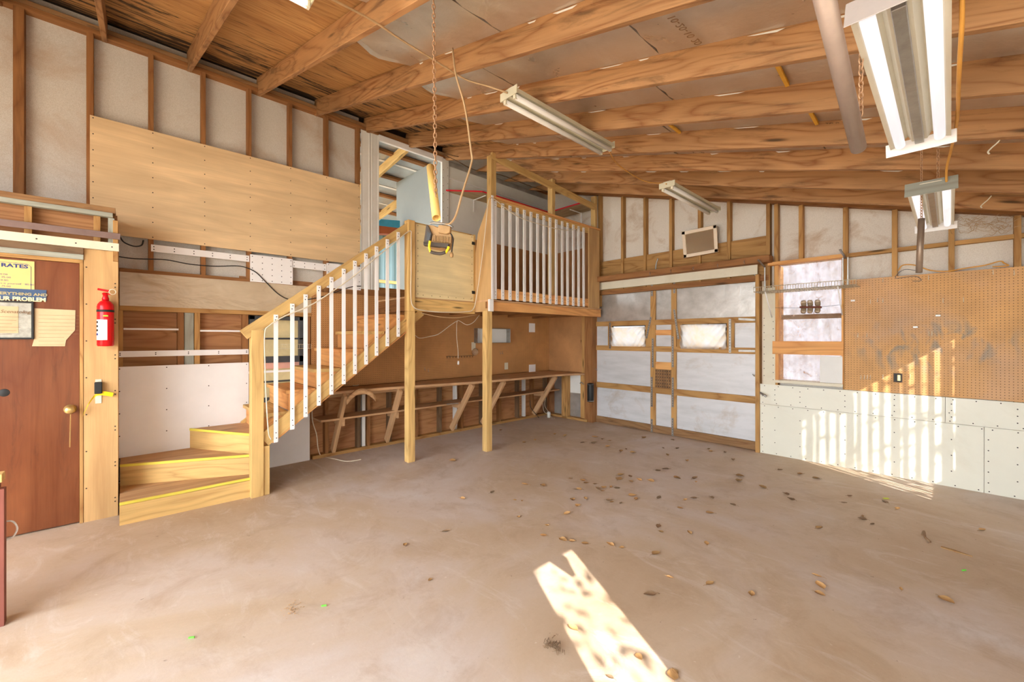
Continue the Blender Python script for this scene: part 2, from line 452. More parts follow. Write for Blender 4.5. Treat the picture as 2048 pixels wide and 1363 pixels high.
def mat_floor():
    n = NT('concrete_floor'); v = n.coord((1, 1, 1), rand=False)
    a = n.noise(v, .55, 8, .62, .6); b = n.noise(v, 3.0, 8, .7, .5); g = n.noise(v, 60, 4, .7)
    c = n.ramp(a, [(.32, c3('#bea488')), (.46, c3('#ccb7a0')), (.56, c3('#d2c2b6')), (.68, c3('#dcd4d0'))])
    sc = n.ramp(n.noise(n.coord((1.0, 2.6, 1), rand=False), 1.6, 8, .72, 1.2), [(.54, (0, 0, 0)), (.70, (.8,) * 3)])
    c = n.mix(sc, c, c3('#dccfc4'))
    dk = n.ramp(b, [(.32, (.45,) * 3), (.5, (0, 0, 0))]); c = n.mix(dk, c, c3('#a88b6c'))
    sp = n.ramp(n.noise(v, 26, 3, .6), [(.72, (0, 0, 0)), (.78, (.6,) * 3)]); c = n.mix(sp, c, c3('#e6dcd0'))
    sp2 = n.ramp(n.noise(n.coord((1.6, 1, 1), rand=False), 17, 4, .6), [(.25, (.55,) * 3), (.31, (0, 0, 0))]); c = n.mix(sp2, c, c3('#6b543f'))
    c = n.mix(n.math('MULTIPLY', g, .22), c, c3('#9a8068')); n.bump(n.math('ADD', g, n.math('MULTIPLY', b, 2)), .12, .004)
    return n.fin(c, n.ramp(b, [(.3, (.55,) * 3), (.7, (.75,) * 3)]), 0, .3)
M['floor'] = mat_floor()
def mat_trans(name, col, t=.6, streak=None):
    n = NT(name); c = c3(col)
    d = n.new('ShaderNodeBsdfDiffuse'); tr = n.new('ShaderNodeBsdfTranslucent'); mx = n.new('ShaderNodeMixShader'); mx.inputs[0].default_value = t
    cc = n.ramp(n.noise(n.coord((1, 1, 1)), 5, 6, .7, .5), [(.35, c), (.75, c3(streak) if streak else mulc(c, .8))])
    n.link(cc, d.inputs[0]); n.link(cc, tr.inputs[0]); n.link(d.outputs[0], mx.inputs[1]); n.link(tr.outputs[0], mx.inputs[2])
    n.link(mx.outputs[0], n.out.inputs[0]); return n.m
M['cloth'] = mat_trans('curtain_cloth', '#ddd8d2', .7, '#ecd0a4')
M['fibre'] = mat_trans('fibreglass_sheet', '#7c7a80', .9, '#5c5654')
def mat_screen():           # dirty insect screen: fine mesh with webs and dust
    n = NT('dirty_insect_screen')
    d = n.new('ShaderNodeBsdfDiffuse'); tp = n.new('ShaderNodeBsdfTransparent'); mx = n.new('ShaderNodeMixShader')
    cc = n.ramp(n.noise(n.coord(), 7, 4), [(.4, c3('#b88a66')), (.7, c3('#e6d6c8'))]); n.link(cc, d.inputs[0])
    w = n.ramp(n.noise(n.coord((1, 1.3, 1)), 6.5, 8, .75, 2.0), [(.45, (.12,) * 3), (.6, (.25,) * 3), (.68, (.85,) * 3)])
    n.link(w, mx.inputs[0]); n.link(tp.outputs[0], mx.inputs[1]); n.link(d.outputs[0], mx.inputs[2]); n.link(mx.outputs[0], n.out.inputs[0]); return n.m
M['screen'] = mat_screen()
def mat_glass():
    n = NT('jar_glass'); n.b.inputs['Transmission Weight'].default_value = .7; n.b.inputs['IOR'].default_value = 1.35
    return n.fin(c3('#e0c8a8'), .12, 0, .5)
M['glass'] = mat_glass()
M['mirror'] = plain('old_mirror', '#ead9b8', .12, .75, .15, 3)

# ------------------------------------------------------------------ dimensions (metres)
XW = -.55          # left stud wall, stud faces
YB = 5.87          # far wall, stud faces
XR = 5.9           # low side wall, right of the camera
YF = -2.6          # open front behind the camera
def rb(x): return 3.965 - .292 * x      # underside of rafters
RD = .184
def zs(x): return rb(x) + RD + .008     # underside of roof sheathing
SL = Vector((1, 0, -.292)).normalized()

# ================================================================== STRUCTURE
tag(box('floor', (-.75, XR + .1), (YF, YB + .2), (-.12, 0), M['floor'], long=0, bevel=0), kind='structure')
gm = plain('sandy_ground', '#b5a58c', .9, 0, .2, 1.5)
tag(box('outside_ground', (-14, 22), (-16, 20), (-.4, -.13), gm, bevel=0), kind='structure')

# ceiling: sheathing, rafters, foil boards
ceil = empty('ceiling', (2.6, 1.6, 3.3), kind='structure')
def slope_sheet(name, x0, x1, y0, y1, dz, th, mat):
    pts = [(x0, y0, zs(x0) + dz), (x1, y0, zs(x1) + dz), (x1, y1, zs(x1) + dz), (x0, y1, zs(x0) + dz)]
    return prism(name, pts, (0, 0, th), mat, ceil, grain=(0, 1, 0))
ys_sheet = [YF, -1.22, 0.0, 1.22, 2.44, 3.66, 4.88, YB + .1]
for i in range(3):
    xa, xb = [-.75, 1.69, 4.13, 6.2][i], [1.69, 4.13, 5.93][i]
    slope_sheet('roof_sheathing', xa, xb, YF, YB + .1, 0, .012, M['roof_ply'])
slope_sheet('roofing', -.8, 5.94, YF - .05, YB + .15, .02, .03, M['dkgrey'])
RY = [5.35 - .61 * k for k in range(14)]
for y in RY:
    board('rafter', (-.64, y, rb(-.64) + RD / 2), (5.93, y, rb(5.93) + RD / 2), (0, 0, 1), RD / math.sqrt(1 + .292 ** 2) * 1.04, .038, M['rafter'], ceil, bevel=.003)
# foil boards lie between the rafters, their upper ends ragged
start = {1.08: 1.62, 1.69: 1.42, 2.30: 1.10, 2.91: .8, .47: 2.2, -.14: 2.3, -.75: 2.3}
for y in RY[1:] + []:
    y0, y1 = y + .02, y + .59
    yk = round(y, 2); x0 = min(start.items(), key=lambda kv: abs(kv[0] - yk))[1] if yk < 3.2 else -.5
    if y < -1.5: x0 = 1.5
    rnd = random.Random(int(y * 100)); x = x0
    while x < 5.8:
        x1 = min(5.89, x + 1.22 - (0 if x > x0 else rnd.random() * .5))
        n = 8; vs = []; fs = []
        for j in range(n + 1):
            yy = y0 + (y1 - y0) * j / n; e = rnd.uniform(-.012, .012) + (.05 * math.sin(j) if x == x0 else 0)
            for k, xx in enumerate((x + e, x + .05 + e, (x + x1) / 2, x1 - .004)):
                sag = -.018 * math.sin(math.pi * j / n) * (1 if k in (0,) and x == x0 else .25)
                vs.append((xx, yy, zs(xx) - .03 + sag))
        for j in range(n):
            for k in range(3): a = j * 4 + k; fs.append((a, a + 1, a + 5, a + 4))
        o = geo('foil_board', vs, fs, M['foil'], ceil, smooth=False)
        sm = o.modifiers.new('thick', 'SOLIDIFY'); sm.thickness = .012; sm.offset = 1
        x = x1 + .006
    if y > .4:                                                       # silvery torn foil edge stapled along the rafter
        vs = []; fs = []; xx = x0 + .2; k = 0
        while xx < 5.6:
            L = rnd.uniform(.04, .2)
            b = len(vs)
            vs += [(xx, y1 + .0, zs(xx) - .036), (xx + L, y1, zs(xx + L) - .036), (xx + L * .8, y1 + .001, zs(xx + L * .8) - .040 - .008 * rnd.random()), (xx + L * .2, y1 + .001, zs(xx + L * .2) - .040 - .008 * rnd.random())]
            fs.append((b, b + 1, b + 2, b + 3)); xx += L + rnd.uniform(.1, .9)
        geo('foil_edge', vs, fs, M['white_dirty'], ceil, smooth=False)
# yellow foam showing in joints between boards
for (u, v, u2, v2, y) in ((1552, 125, 1575, 170, 2.38), (1620, 222, 1634, 247, 3.2), (1338, 248, 1360, 265, 3.2)):
    def onroof(uu, vv):
        d = ray(uu, vv); o = Vector((CX, 0, H))
        t = (zs(0) - .05 - .292 * o.x - o.z) / (d.z + .292 * d.x); return o + d * t
    board('foam_joint', onroof(u, v), onroof(u2, v2), (1, 0, 0), .02, .02, M['foamcore'], ceil)
# printing on the foil
for s, (u, v), sz in (('10-20-10 20', (1347, 28), .06), ('20 8 20', (1650, 245), .045), ('WARNING 03', (1530, 232), .035)):
    p = onroof(u, v); p.z -= .003
    q = onroof(*{'10-20-10 20': (1410, 90), '20 8 20': (1760, 240), 'WARNING 03': (1545, 262)}[s]); q.z -= .003
    if s.startswith('WARN'): continue
    text('printing', s, p, q - p, ray(1500, 100).cross(q - p) * -1 if False else Vector((q - p)).cross(Vector((.28, 0, 1))) * -1, sz, M['brown_ink'], ceil)

# ---- left stud wall (x = XW)
wl_ = empty('wall_left', (XW, 1.6, 0), kind='structure')
box('corner_closure', (XW - .1, XW - .085), (YB, YB + .1), (0, 4.3), M['ply_red'], wl_, bevel=0)
box('insulation_board', (XW - .10, XW - .085), (YF, 2.22), (2.1, 4.32), M['insul'], wl_, bevel=0)
box('lower_sheathing', (XW - .10, XW - .085), (YF, .95), (0, 2.1), M['ply_red'], wl_, bevel=0)
box('lower_sheathing', (XW - .10, XW - .085), (.95, 1.60), (0, .72), M['ply_red'], wl_, bevel=0)
box('window_header', (XW - .10, XW - .07), (.90, 1.65), (1.67, 2.12), M['ply_red'], wl_, bevel=0)
box('lower_sheathing', (XW - .10, XW - .085), (1.60, YB), (0, 2.1), M['ply_red'], wl_, bevel=0)
SY = [-.637 - .406 * k for k in range(4, 0, -1)] + [-.637, -.23, .176, .578, .98, 1.385, 1.791, 2.185]
for y in SY:
    w = .06 if y in (-.637,) else (.045 if y == -.23 else .038)
    box('stud', (XW - .085, XW), (y - w / 2, y + w / 2), (2.0, 4.15), M['stud'], wl_)
box('top_plate', (XW - .09, XW), (YF, YB), (4.15, 4.188), M['stud'], wl_)
box('top_plate', (XW - .09, XW + .004), (YF, YB), (4.19, 4.228), M['plate'], wl_)
# above the plate: blackened gap up to the sheathing
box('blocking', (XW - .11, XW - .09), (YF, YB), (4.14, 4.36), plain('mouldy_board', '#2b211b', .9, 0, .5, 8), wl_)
zA = PX(400, 555, XW).z
box('mid_plate', (XW - .085, XW + .003), (-.04, 1.38), (2.055, 2.09), M['stud'], wl_)
# lower part studs and sill
for (ua, ub, mt) in ((235, 246, 'stud_lite'), (355, 368, 'stud'), (389, 400, 'stud_lite'), (485, 497, 'stud')):
    box('lower_stud', (XW - .085, XW - .002), (PX(ua, 680, XW).y, PX(ub, 680, XW).y), (0, 1.74), M[mt], wl_)
box('lower_stud', (XW - .085, XW - .02), (PX(369, 680, XW).y, PX(388, 680, XW).y), (0, 1.74), M['grey_wood'], wl_)
box('lower_plate', (XW - .085, XW + .012), (-.04, PX(622, 630, XW).y), (1.70, 1.745), M['stud_lite'], wl_)
box('lower_stud', (XW - .085, XW), (PX(609, 600, XW).y, PX(621, 600, XW).y), (0, 1.70), M['stud'], wl_)
for k, y in enumerate([1.79, 2.19, 2.32, 2.62, 3.03, 3.43, 3.83, 4.24, 4.62, 5.05, 5.42, 5.78]):
    box('bench_stud', (XW - .085, XW - .003), (y - .02, y + .02), (.04, .82), M['stud_dark' if k % 2 else 'stud'], wl_)
for y in (2.26, 3.72, 5.22): box('white_batten', (XW - .08, XW - .02), (y - .022, y + .022), (.04, .8), M['white_dirty'], wl_)
box('bottom_plate', (XW - .09, XW + .012), (1.62, YB), (0, .04), M['stud_lite'], wl_)
# loft part of the left wall
box('stair_header', (XW - .09, XW + .0), (2.0, YB), (1.98, 2.12), M['stud'], wl_)
# door box projecting from the wall
hd = empty('wall_door_bay', (0, -.6, 0), kind='structure')
box('jamb_panel', (-.02, 0), (-.24, -.045), (0, 2.15), M['ply_jamb'], hd, screws=([(0, -.225 if k % 2 else -.062, .12 + .145 * k) for k in range(14)] + [(0, -.062, .15 + .29 * k) for k in range(7)], (1, 0, 0)))
box('side_panel', (XW, -.02), (-.06, -.045), (0, 2.4), M['ply_jamb'], hd)
box('door_frame', (-.05, .004), (-.262, -.242), (0, 2.06), M['stud_lite'], hd)
box('door_frame', (-.05, .004), (-2.2, -.242), (2.032, 2.06), M['stud_lite'], hd)
box('header', (-.05, .012), (-2.2, -.24), (2.06, 2.10), M['grey_wood'], hd)
box('header', (-.05, .02), (-2.2, -.24), (2.10, 2.15), M['stud_dark'], hd)
box('bay_backing', (-.09, -.07), (-2.2, -.05), (2.15, 2.46), M['ply_red'], hd, long=1)
box('bay_top_plate', (XW, .02), (-2.2, -.06), (2.455, 2.5), M['plate'], hd)
box('bay_top_plate', (-.02, .03), (-2.2, -.075), (2.42, 2.455), M['grey_wood'], hd)
for (a, b) in ((48, 64), (187, 201), (216, 229)):
    ya, yb = PX(a, 430, 0).y, PX(b, 430, 0).y
    box('bay_stud', (-.06, 0), (ya, yb), (2.15, 2.42), M['stud_lite' if a < 200 else 'grey_wood'], hd)
box('bay_end_board', (-.07, .025), (-.075, -.045), (2.07, 2.40), M['stud_lite'], hd)
for yy in (-1.5, -2.1): box('bay_stud', (-.06, 0), (yy, yy + .04), (2.15, 2.42), M['stud_lite'], hd)
box('bay_wall', (-.05, -.02), (YF, -1.3), (0, 2.1), M['ply_jamb'], hd)
tag(box('trim_1', (.012, .035), (-2.2, -.04), (2.15, 2.213), M['cream'], screws=([(.035, -.08 - .2 * k, 2.18) for k in range(8)], (1, 0, 0))), kind='structure')
st_ = box('metal_strip', (.036, .042), (-2.2, PX(241, 470, .04).y), (2.245, 2.295), plain('violet_brown_metal', '#86706a', .45, .4, .15, 10))
tag(st_, 'long grey-brown metal strip across the framing above the door', 'strip')

# door
dr = empty('door_1', (-.03, -.7, 0), kind='structure')
box('door_leaf', (-.045, -.012), (-1.08, -.264), (.01, 2.03), M['door'], dr, bevel=.002, long=2)
kn = PX(140, 818, .0)
lathe('door_knob', [(.035, 0), (.036, .006), (.018, .012), (.014, .03), (.026, .042), (.03, .056), (.024, .068), (.008, .072)], (-.012, kn.y, kn.z), (1, 0, 0), M['brass'], dr)
chain('door_chain', (.03, kn.y + .005, kn.z - .03), (.01, kn.y + .0, kn.z - .29), M['brass'], dr, .012, .0012, .003)
# ---- far wall (y = YB)
wb_ = empty('wall_back', (2.6, YB, 0), kind='structure')
WX0, WX1 = PY(1556, 600, YB).x, PY(1686, 600, YB).x       # window between garage door and pegboard
WZ0, WZ1 = .93, 2.34
GX0, GX1 = PY(1190, 700, YB).x, PY(1513, 700, YB).x
def zt(x): return rb(x) + .05
for (x0, x1, z0, z1) in ((-.6, GX1, 2.17, None), (GX1, WX0, 0, None), (WX0, WX1, 0, WZ0), (WX0, WX1, WZ1, None), (WX1, XR, 0, None)):
    za = z1 if z1 else zt(x0) + .25; zb = z1 if z1 else zt(x1) + .25
    prism('insulation_board', [(x0, YB + .088, z0), (x1, YB + .088, z0), (x1, YB + .088, zb), (x0, YB + .088, za)], (0, .012, 0), M['insulB'], wb_)
box('corner_sheathing', (-.65, GX0), (YB + .06, YB + .09), (0, 2.2), M['ply_red'], wb_)
for (a, b, zlo) in ((1193, 1203, 1.98), (1239, 1249, 2.2), (1284, 1294, 2.2), (1336, 1346, 2.2), (1393, 1404, 2.2), (1452, 1462, 2.2), (1531, 1541, 2.0), (1547, 1557, 0), (1596, 1607, 2.35), (1685, 1696, 0), (1783, 1795, 0), (1897, 1909, 0), (2028, 2043, 0)):
    xa, xb = PY(a, 460, YB).x, PY(b, 460, YB).x
    xm = (xa + xb) / 2
    box('stud', (xm - .021, xm + .021), (YB - .001, YB + .087), (zlo, zt(xm) + .02), M['stud_lite'], wb_)
board('top_plate', (-.6, YB + .044, zt(-.6) + .045), (XR, YB + .044, zt(XR) + .045), (0, 0, 1), .04, .09, M['stud'], wb_)
board('top_plate', (-.6, YB + .044, zt(-.6) + .095), (XR, YB + .044, zt(XR) + .095), (0, 0, 1), .055, .09, M['plate'], wb_)
hz0, hz1 = PY(1360, 535, YB).z, PY(1360, 497, YB).z
box('header_board', (GX0, 3.10), (YB + .03, YB + .05), (2.2, PY(1207, 522, YB).z), M['stud_lite'], wb_)
box('header_board', (-.5, 3.1), (YB - .01, YB + .03), (2.17, 2.24), M['stud'], wb_)
# garage opening jambs
box('door_jamb', (PY(1163, 700, YB).x, PY(1174, 700, YB).x), (YB - .03, YB + .06), (0, 2.0), M['stud_lite'], wb_)
box('door_jamb', (PY(1174, 700, YB).x, PY(1189, 700, YB).x), (YB - .07, YB + .06), (0, 2.0), M['stud'], wb_)
box('door_jamb', (GX1, GX1 + .045), (YB - .05, YB + .06), (0, 2.25), M['stud_lite'], wb_)
tag(box('trim_2', (GX0 + .02, GX1 + .02), (YB - .035, YB - .01), (PY(1200, 580, YB).z, PY(1200, 564, YB).z), M['cream'], bevel=.002), kind='structure')
# window box
win = empty('window_1', ((WX0 + WX1) / 2, YB, 1.6), kind='structure')
for nm, xr, zr in (('window_frame', (WX0 - .03, WX0 + .01), (WZ0, WZ1)), ('window_frame', (WX1 - .012, WX1 + .005), (WZ0, WZ1)), ('window_sill', (WX0 - .03, WX1 + .0), (WZ0 - .035, WZ0)), ):
    box(nm, xr, (YB - .012, YB + .2), zr, M['orange'] if 'sill' not in nm else M['cream'], win)
box('window_rail', (WX0, WX1), (YB + .12, YB + .17), (PY(1620, 637, YB + .12).z, PY(1620, 628, YB + .12).z), M['stud_dark'], win)
v = []; f = []                                                       # corrugated fibreglass sheet outside
N = 60
for i in range(N + 1):
    x = WX0 - .1 + (WX1 - WX0 + .5) * i / N; y = YB + .24 + .012 * math.sin(i * 1.05)
    v += [(x, y, WZ0 - .2), (x, y, WZ1 + .1)]
for i in range(N): f.append((2 * i, 2 * i + 2, 2 * i + 3, 2 * i + 1))
geo('corrugated_sheet', v, f, M['fibre'], win)
box('insect_screen', (WX0, WX1), (YB + .04, YB + .041), (WZ0, WZ1), M['screen'], win, bevel=0)
box('window_patch', (PY(1640, 740, YB - .014).x, PY(1685, 740, YB - .014).x), (YB - .016, YB - .006), (WZ0 + .005, 1.24), M['white_dirty'], win)
# lower white panels and strips of the far wall
WP = [('lower_panel', GX1 + .045, 4.87, 0, .615), ('upper_panel', GX1 + .045, 4.62, .618, .868), ('upper_panel', 4.623, XR, .618, .868), ('lower_panel', 4.873, XR, 0, .615)]
for nm, x0, x1, z0, z1 in WP:
    pts = []
    x = x0 + .03
    while x < x1 - .01: pts += [(x, YB - .015, z0 + .02), (x + .02, YB - .015, z1 - .02)]; x += .15
    for sx_ in (3.17, 3.43, 3.85, 4.255, 4.663, 5.07):
        if x0 < sx_ < x1: pts += [(sx_, YB - .015, z0 + (z1 - z0) * q) for q in (.25, .5, .75)]
    pts += [(x0 + .025, YB - .015, z0 + .1 * k) for k in range(1, int((z1 - z0) / .1))]
    box(nm, (x0, x1), (YB - .015, YB - .003), (z0, z1), plain('pale_green_panel', '#e8e6d6', .4, 0, .05, 2.0, '#c2b290', dirt_amt=.4) if 'M_pg' not in globals() else M_pg, wb_, screws=(pts, (0, -1, 0)))
    M_pg = bpy.data.materials['pale_green_panel']
box('side_strip', (PY(1527, 650, YB).x, PY(1551, 650, YB).x), (YB - .015, YB - .003), (.868, PY(1540, 575, YB).z), M['cream'], wb_, screws=([(PY(1529, 650, YB).x + (.0 if k % 2 else .1), YB - .015, .93 + .045 * k) for k in range(18)], (0, -1, 0)))
# right and front enclosure (outside the view): low side wall with slatted openings the sun comes through
wr = empty('wall_right', (XR, 1.6, 0), kind='structure')
def rw(y0, y1, z0, z1): box('wall_panel', (XR, XR + .03), (y0, y1), (z0, z1), M['insulB'], wr, bevel=0)
wf = empty('front_light_block', (0, YF, 0), kind='structure')  # unseen front wall and gable, added to cut daylight on the left side
box('wall_panel', (-.65, .8), (YF - .03, YF), (0, 4.1), M['insulB'], wf, bevel=0)
box('light_block_gable', (.8, 4.0), (YF - .03, YF), (2.9, 3.5), M['insulB'], wf, bevel=0)
rw(YF, .20, 0, 2.43); rw(.20, .60, 0, 0.25); rw(.60, 2.56, 0, 2.43); rw(2.56, 2.58, 0, 2.22); rw(2.58, 4.52, 0, 2.43)
rw(4.52, 5.22, 0, 1.08); rw(5.22, YB + .1, 0, 2.43)
y = 4.55
k = 0
while y < 5.22:
    w = .017 if k % 4 else .034
    box('slat', (XR, XR + .02), (y, y + w), (1.08, 2.4), M['grey_wood'], wr, bevel=0); y += .05; k += 1
for y in (.21, .40): pass

gr = bpy.data.objects['outside_ground']
rnd = random.Random(5); v = []; f = []
for k in range(9500):
    c = Vector((rnd.uniform(8.2, 10.4), rnd.uniform(-3.2, 5.2), rnd.uniform(2.3, 5.2)))
    if noise.noise(c * 1.3) + .25 * noise.noise(c * 4) < -.06: continue
    a = Vector((rnd.gauss(0, 1), rnd.gauss(0, 1), rnd.gauss(0, 1))).normalized() * rnd.uniform(.025, .05); b = a.orthogonal().normalized() * a.length * .55; n0 = len(v)
    v += [c - a, c + b, c + a, c - b]; f.append((n0, n0 + 1, n0 + 2, n0 + 3))
geo('foliage', v, f, plain('tree_leaves', '#5a7a3c', .6, 0, .2, 3), gr, smooth=False)['kind'] = 'stuff'
for (x, y) in ((9.4, 3.6), (9.6, -1.0)): tube('tree_trunk', [(x, y, -.13), (x + .1, y + .05, 1.5), (x - .05, y, 3.2), (x + .2, y + .2, 4.8)], [.14 - .005 * i for i in range(19)], M['stud_dark'], gr, 10)
# ---- carport behind the left wall
cp = empty('carport', (-3, 3, 0), kind='structure')
def cz(x): return 4.35 + .11 * (x + .65)
pm = plain('roof_metal', '#c2c4c6', .4, .5, .15, 4)
prism('metal_roof', [(-.66, -2.6, cz(-.66)), (-6, -2.6, cz(-6)), (-6, 9, cz(-6)), (-.66, 9, cz(-.66))], (0, 0, .02), pm, cp)
for yy in (2.2, 3.0, 3.8, 4.6, 5.4, 6.2): board('rafter', (-.66, yy, cz(-.66) - .1), (-6, yy, cz(-6) - .1), (0, 0, 1), .14, .045, M['yellow'], cp)
for xx in (-1.2, -1.9, -2.6, -3.3, -4.0, -4.7): board('purlin', (xx, -2, cz(xx) - .03), (xx, 8.5, cz(xx) - .03), (1, 0, 0), .09, .04, M['stud'], cp)
for xx in (-1.5, -2.3, -3.0): board('light_strip', (xx, -2, cz(xx) - .005), (xx, 8.5, cz(xx) - .005), (1, 0, 0), .06, .01, M['white'], cp)
v = []; f = []
for i in range(121):
    y = 3.0 + i * .05; x = -4.6 + (.02 if i % 4 < 2 else 0); v += [(x, y, -.13), (x, y, 3.9)]
for i in range(120): f.append((2 * i, 2 * i + 2, 2 * i + 3, 2 * i + 1))
geo('sheet_metal_wall', v, f, plain('blue_green_sheet', '#6f8a90', .5, .1, .1, 2), cp, smooth=False)
box('carport_light_block', (-6.03, -6), (-2.6, 9), (-.13, 4), M['grey_panel'], cp, bevel=0)  # added outer enclosure that keeps skylight out, so the carport renders darker
for z in (2.0, 2.35, 2.75): box('girt', (-4.58, -4.54), (3, 9), (z, z + .07), M['yellow'], cp)

# ================================================================== THINGS ON THE LEFT WALL
def screwgrid_x(x, y0, y1, z0, z1, ny, nz):
    return ([(x, y0 + .02 + (y1 - y0 - .04) * i / (ny - 1), z0 + .02 + (z1 - z0 - .04) * j / (nz - 1)) for i in range(ny) for j in range(nz)], (1, 0, 0))
o = box('plywood_sheet', (XW, XW + .012), (-.23, 2.20), (2.385, 3.415), M['ply_light'], screws=screwgrid_x(XW + .012, -.23, 2.2, 2.385, 3.415, 7, 8))
tag(o, 'large pale plywood sheet screwed high on the left stud wall', 'plywood')
def xsheet(name, u0, u1, z0, z1, mat, x=XW, th=.01, sc=None):
    y0, y1 = PX(u0, 600, x).y, PX(u1, 600, x).y
    s_ = screwgrid_x(x + th, y0, y1, z0, z1, *sc) if sc else None
    return box(name, (x, x + th), (y0, y1), (z0, z1), M[mat], screws=s_)
G = 'white strips and panels on the left studs'
z2 = PX(400, 500, XW).z
tag(xsheet('white_batten', 302, 498, PX(400, 513, XW).z, PX(400, 500, XW).z, 'white', sc=(6, 2)), 'long white batten just under the left half of the pale plywood sheet', 'batten')
tag(xsheet('painted_sheet', 500, 585, 2.06, PX(540, 513, XW).z, 'white', sc=(5, 5)), 'square white panel under the pale plywood, above the lower end of the handrail', 'panel')
tag(xsheet('white_batten', 584, 652, PX(615, 538, XW).z, PX(615, 524, XW).z, 'white', sc=(4, 2)), 'short white batten above the stair handrail, below the plywood edge', 'batten')
o = empty('corrugated_panel', (XW, 2.3, 2.1), 'tall white ribbed panel left of the opening to the next bay', 'panel')
v = []; f = []
y0, y1 = 2.205, PX(757, 300, XW).y
for i in range(25):
    y = y0 + (y1 - y0) * i / 24; x = XW + .012 + (.004 if i in (0, 1, 11, 12, 15, 23, 24) else 0); v += [(x, y, 2.08), (x, y, 4.13)]
for i in range(24): f.append((2 * i, 2 * i + 2, 2 * i + 3, 2 * i + 1))
geo('ribbed_sheet', v, f, M['white_dirty'], o, smooth=False)
box('sheet_edge', (XW - .06, XW + .01), (y1 - .012, y1), (2.08, 4.13), M['white_dirty'], o)
tag(xsheet('painted_sheet', 653, 721, 2.06, PX(690, 530, XW).z, 'white', sc=(3, 4)), 'white panel at the foot of the tall ribbed panel, behind the handrail', 'panel')
tag(box('white_trim', (XW - .02, XW + .02), (y1, 3.46), (4.07, 4.145), M['white']), 'white trim board along the top of the wall opening above the stairs', 'trim')
o = box('vinyl_band', (XW + .001, XW + .010), (-.04, PX(622, 600, XW).y), (1.745, 2.055), M['tarp'], bevel=0)
tag(o, 'wrinkled tan vinyl band across the left wall above the brown ledger', 'band')
tag(xsheet('white_batten', 247, 357, 1.523, 1.54, 'white'), 'thin white strip across the first bay of plywood right of the fire extinguisher', 'batten')
tag(xsheet('white_batten', 400, 487, 1.512, 1.53, 'white'), 'thin white strip across the bay beside the dark-framed window', 'batten')
tag(xsheet('white_rail', 234, 497, PX(365, 711, XW).z, PX(365, 701, XW).z + .006, 'white', x=XW + .0, sc=(5, 2)), 'long cream-white rail across the studs just above the large white panel', 'batten')
tag(xsheet('painted_sheet', 233, 497, .12, PX(300, 731, XW).z, 'white', sc=(4, 6)), 'large white wall panel behind the bottom steps of the staircase', 'panel')
tag(box('painted_sheet', (XW, XW + .01), (PX(500, 900, XW).y, PX(619, 900, XW).y), (0, .72), M['white']), 'white panel low under the staircase beside the workbench end', 'panel')
o = tag(box('pegboard', (XW + .002, XW + .008), (PX(622, 700, XW).y, YB - .02), (.84, 2.0), M['pegL']), 'brown pegboard on the left wall behind the workbench, under the loft', 'pegboard')
# corner hardboard on the far wall
tag(box('hardboard_panel', (XW, PY(1164, 700, YB - .03).x), (YB - .03, YB - .02), (.84, 1.98), M['hardboard']), 'plain brown hardboard panel in the corner at the end of the workbench', 'panel')
cx0, cx1 = PY(1128, 790, YB - .02).x, PY(1139, 790, YB - .02).x
box('corner_post', (cx0, cx1), (YB - .09, YB - .0), (0, .80), M['stud_lite'], wb_)
box('corner_sill', (-.5, GX0 - .1), (YB - .09, YB), (0, .04), M['stud_lite'], wb_)
tag(box('grey_panel', (cx1, PY(1164, 790, YB).x), (YB + .0, YB + .01), (.04, .46), M['foilwall']), 'grey metal sheet low beside the garage door jamb', 'panel')
tag(box('painted_sheet', (cx1, PY(1164, 790, YB).x), (YB + .0, YB + .01), (.462, .82), M['white_dirty']), 'small white sheet above the grey metal sheet by the garage door jamb', 'panel')
tag(box('foil_sheet', (XW + .1, cx0), (YB + .02, YB + .03), (.04, .8), M['foilwall']), 'dull foil sheet under the far end of the workbench', 'panel')

# window on the left wall behind the stairs
w2 = empty('window_2', (XW, 1.3, 1.3), kind='structure')
ya, yb = PX(499, 700, XW).y, PX(608, 700, XW).y
za, zb = .72, 1.69
for nm, yr, zr in (('window_frame', (ya, ya + .05), (za, zb)), ('window_frame', (yb - .05, yb), (za, zb)), ('window_frame', (ya, yb), (zb - .04, zb)), ('window_frame', (ya, yb), (za, za + .06)), ('window_rail', (ya, yb), (1.17, 1.24)), ('window_bar', (ya, yb), (1.43, 1.45)), ('window_bar', (ya, yb), (.95, .965))):
    box(nm, (XW - .06, XW + .004), yr, zr, M['dkgrey'], w2)
box('window_board', (XW - .09, XW - .075), (ya, yb), (za, zb), mat_trans('yellowed_blind', '#e8d9b4', .5), w2, bevel=0)
box('white_bar', (XW, XW + .01), (ya - .02, yb - .1), (1.06, 1.085), M['white'], w2)
box('pink_strip', (XW - .05, XW - .01), (ya + .05, yb - .05), (1.10, 1.17), plain('pink_foam', '#d7a493', .8), w2)
# wire rack by the window
wr2 = empty('wire_rack', PX(590, 693, -.4), 'small white wire rack in front of the dark-framed window behind the stairs', 'rack')
v = []; f = []
a = PX(562, 688, -.42); b = PX(622, 688, -.42)
for dz in (0, -.05): tube_geo([a + Vector((0, 0, dz)), b + Vector((0, 0, dz))], .002, 5, v, f)
for i in range(14):
    p = a.lerp(b, i / 13); tube_geo([p, p + Vector((0, 0, -.05)), p + Vector((-.12, 0, -.05))], .0016, 5, v, f)
geo('wires', v, f, M['cream'], wr2)

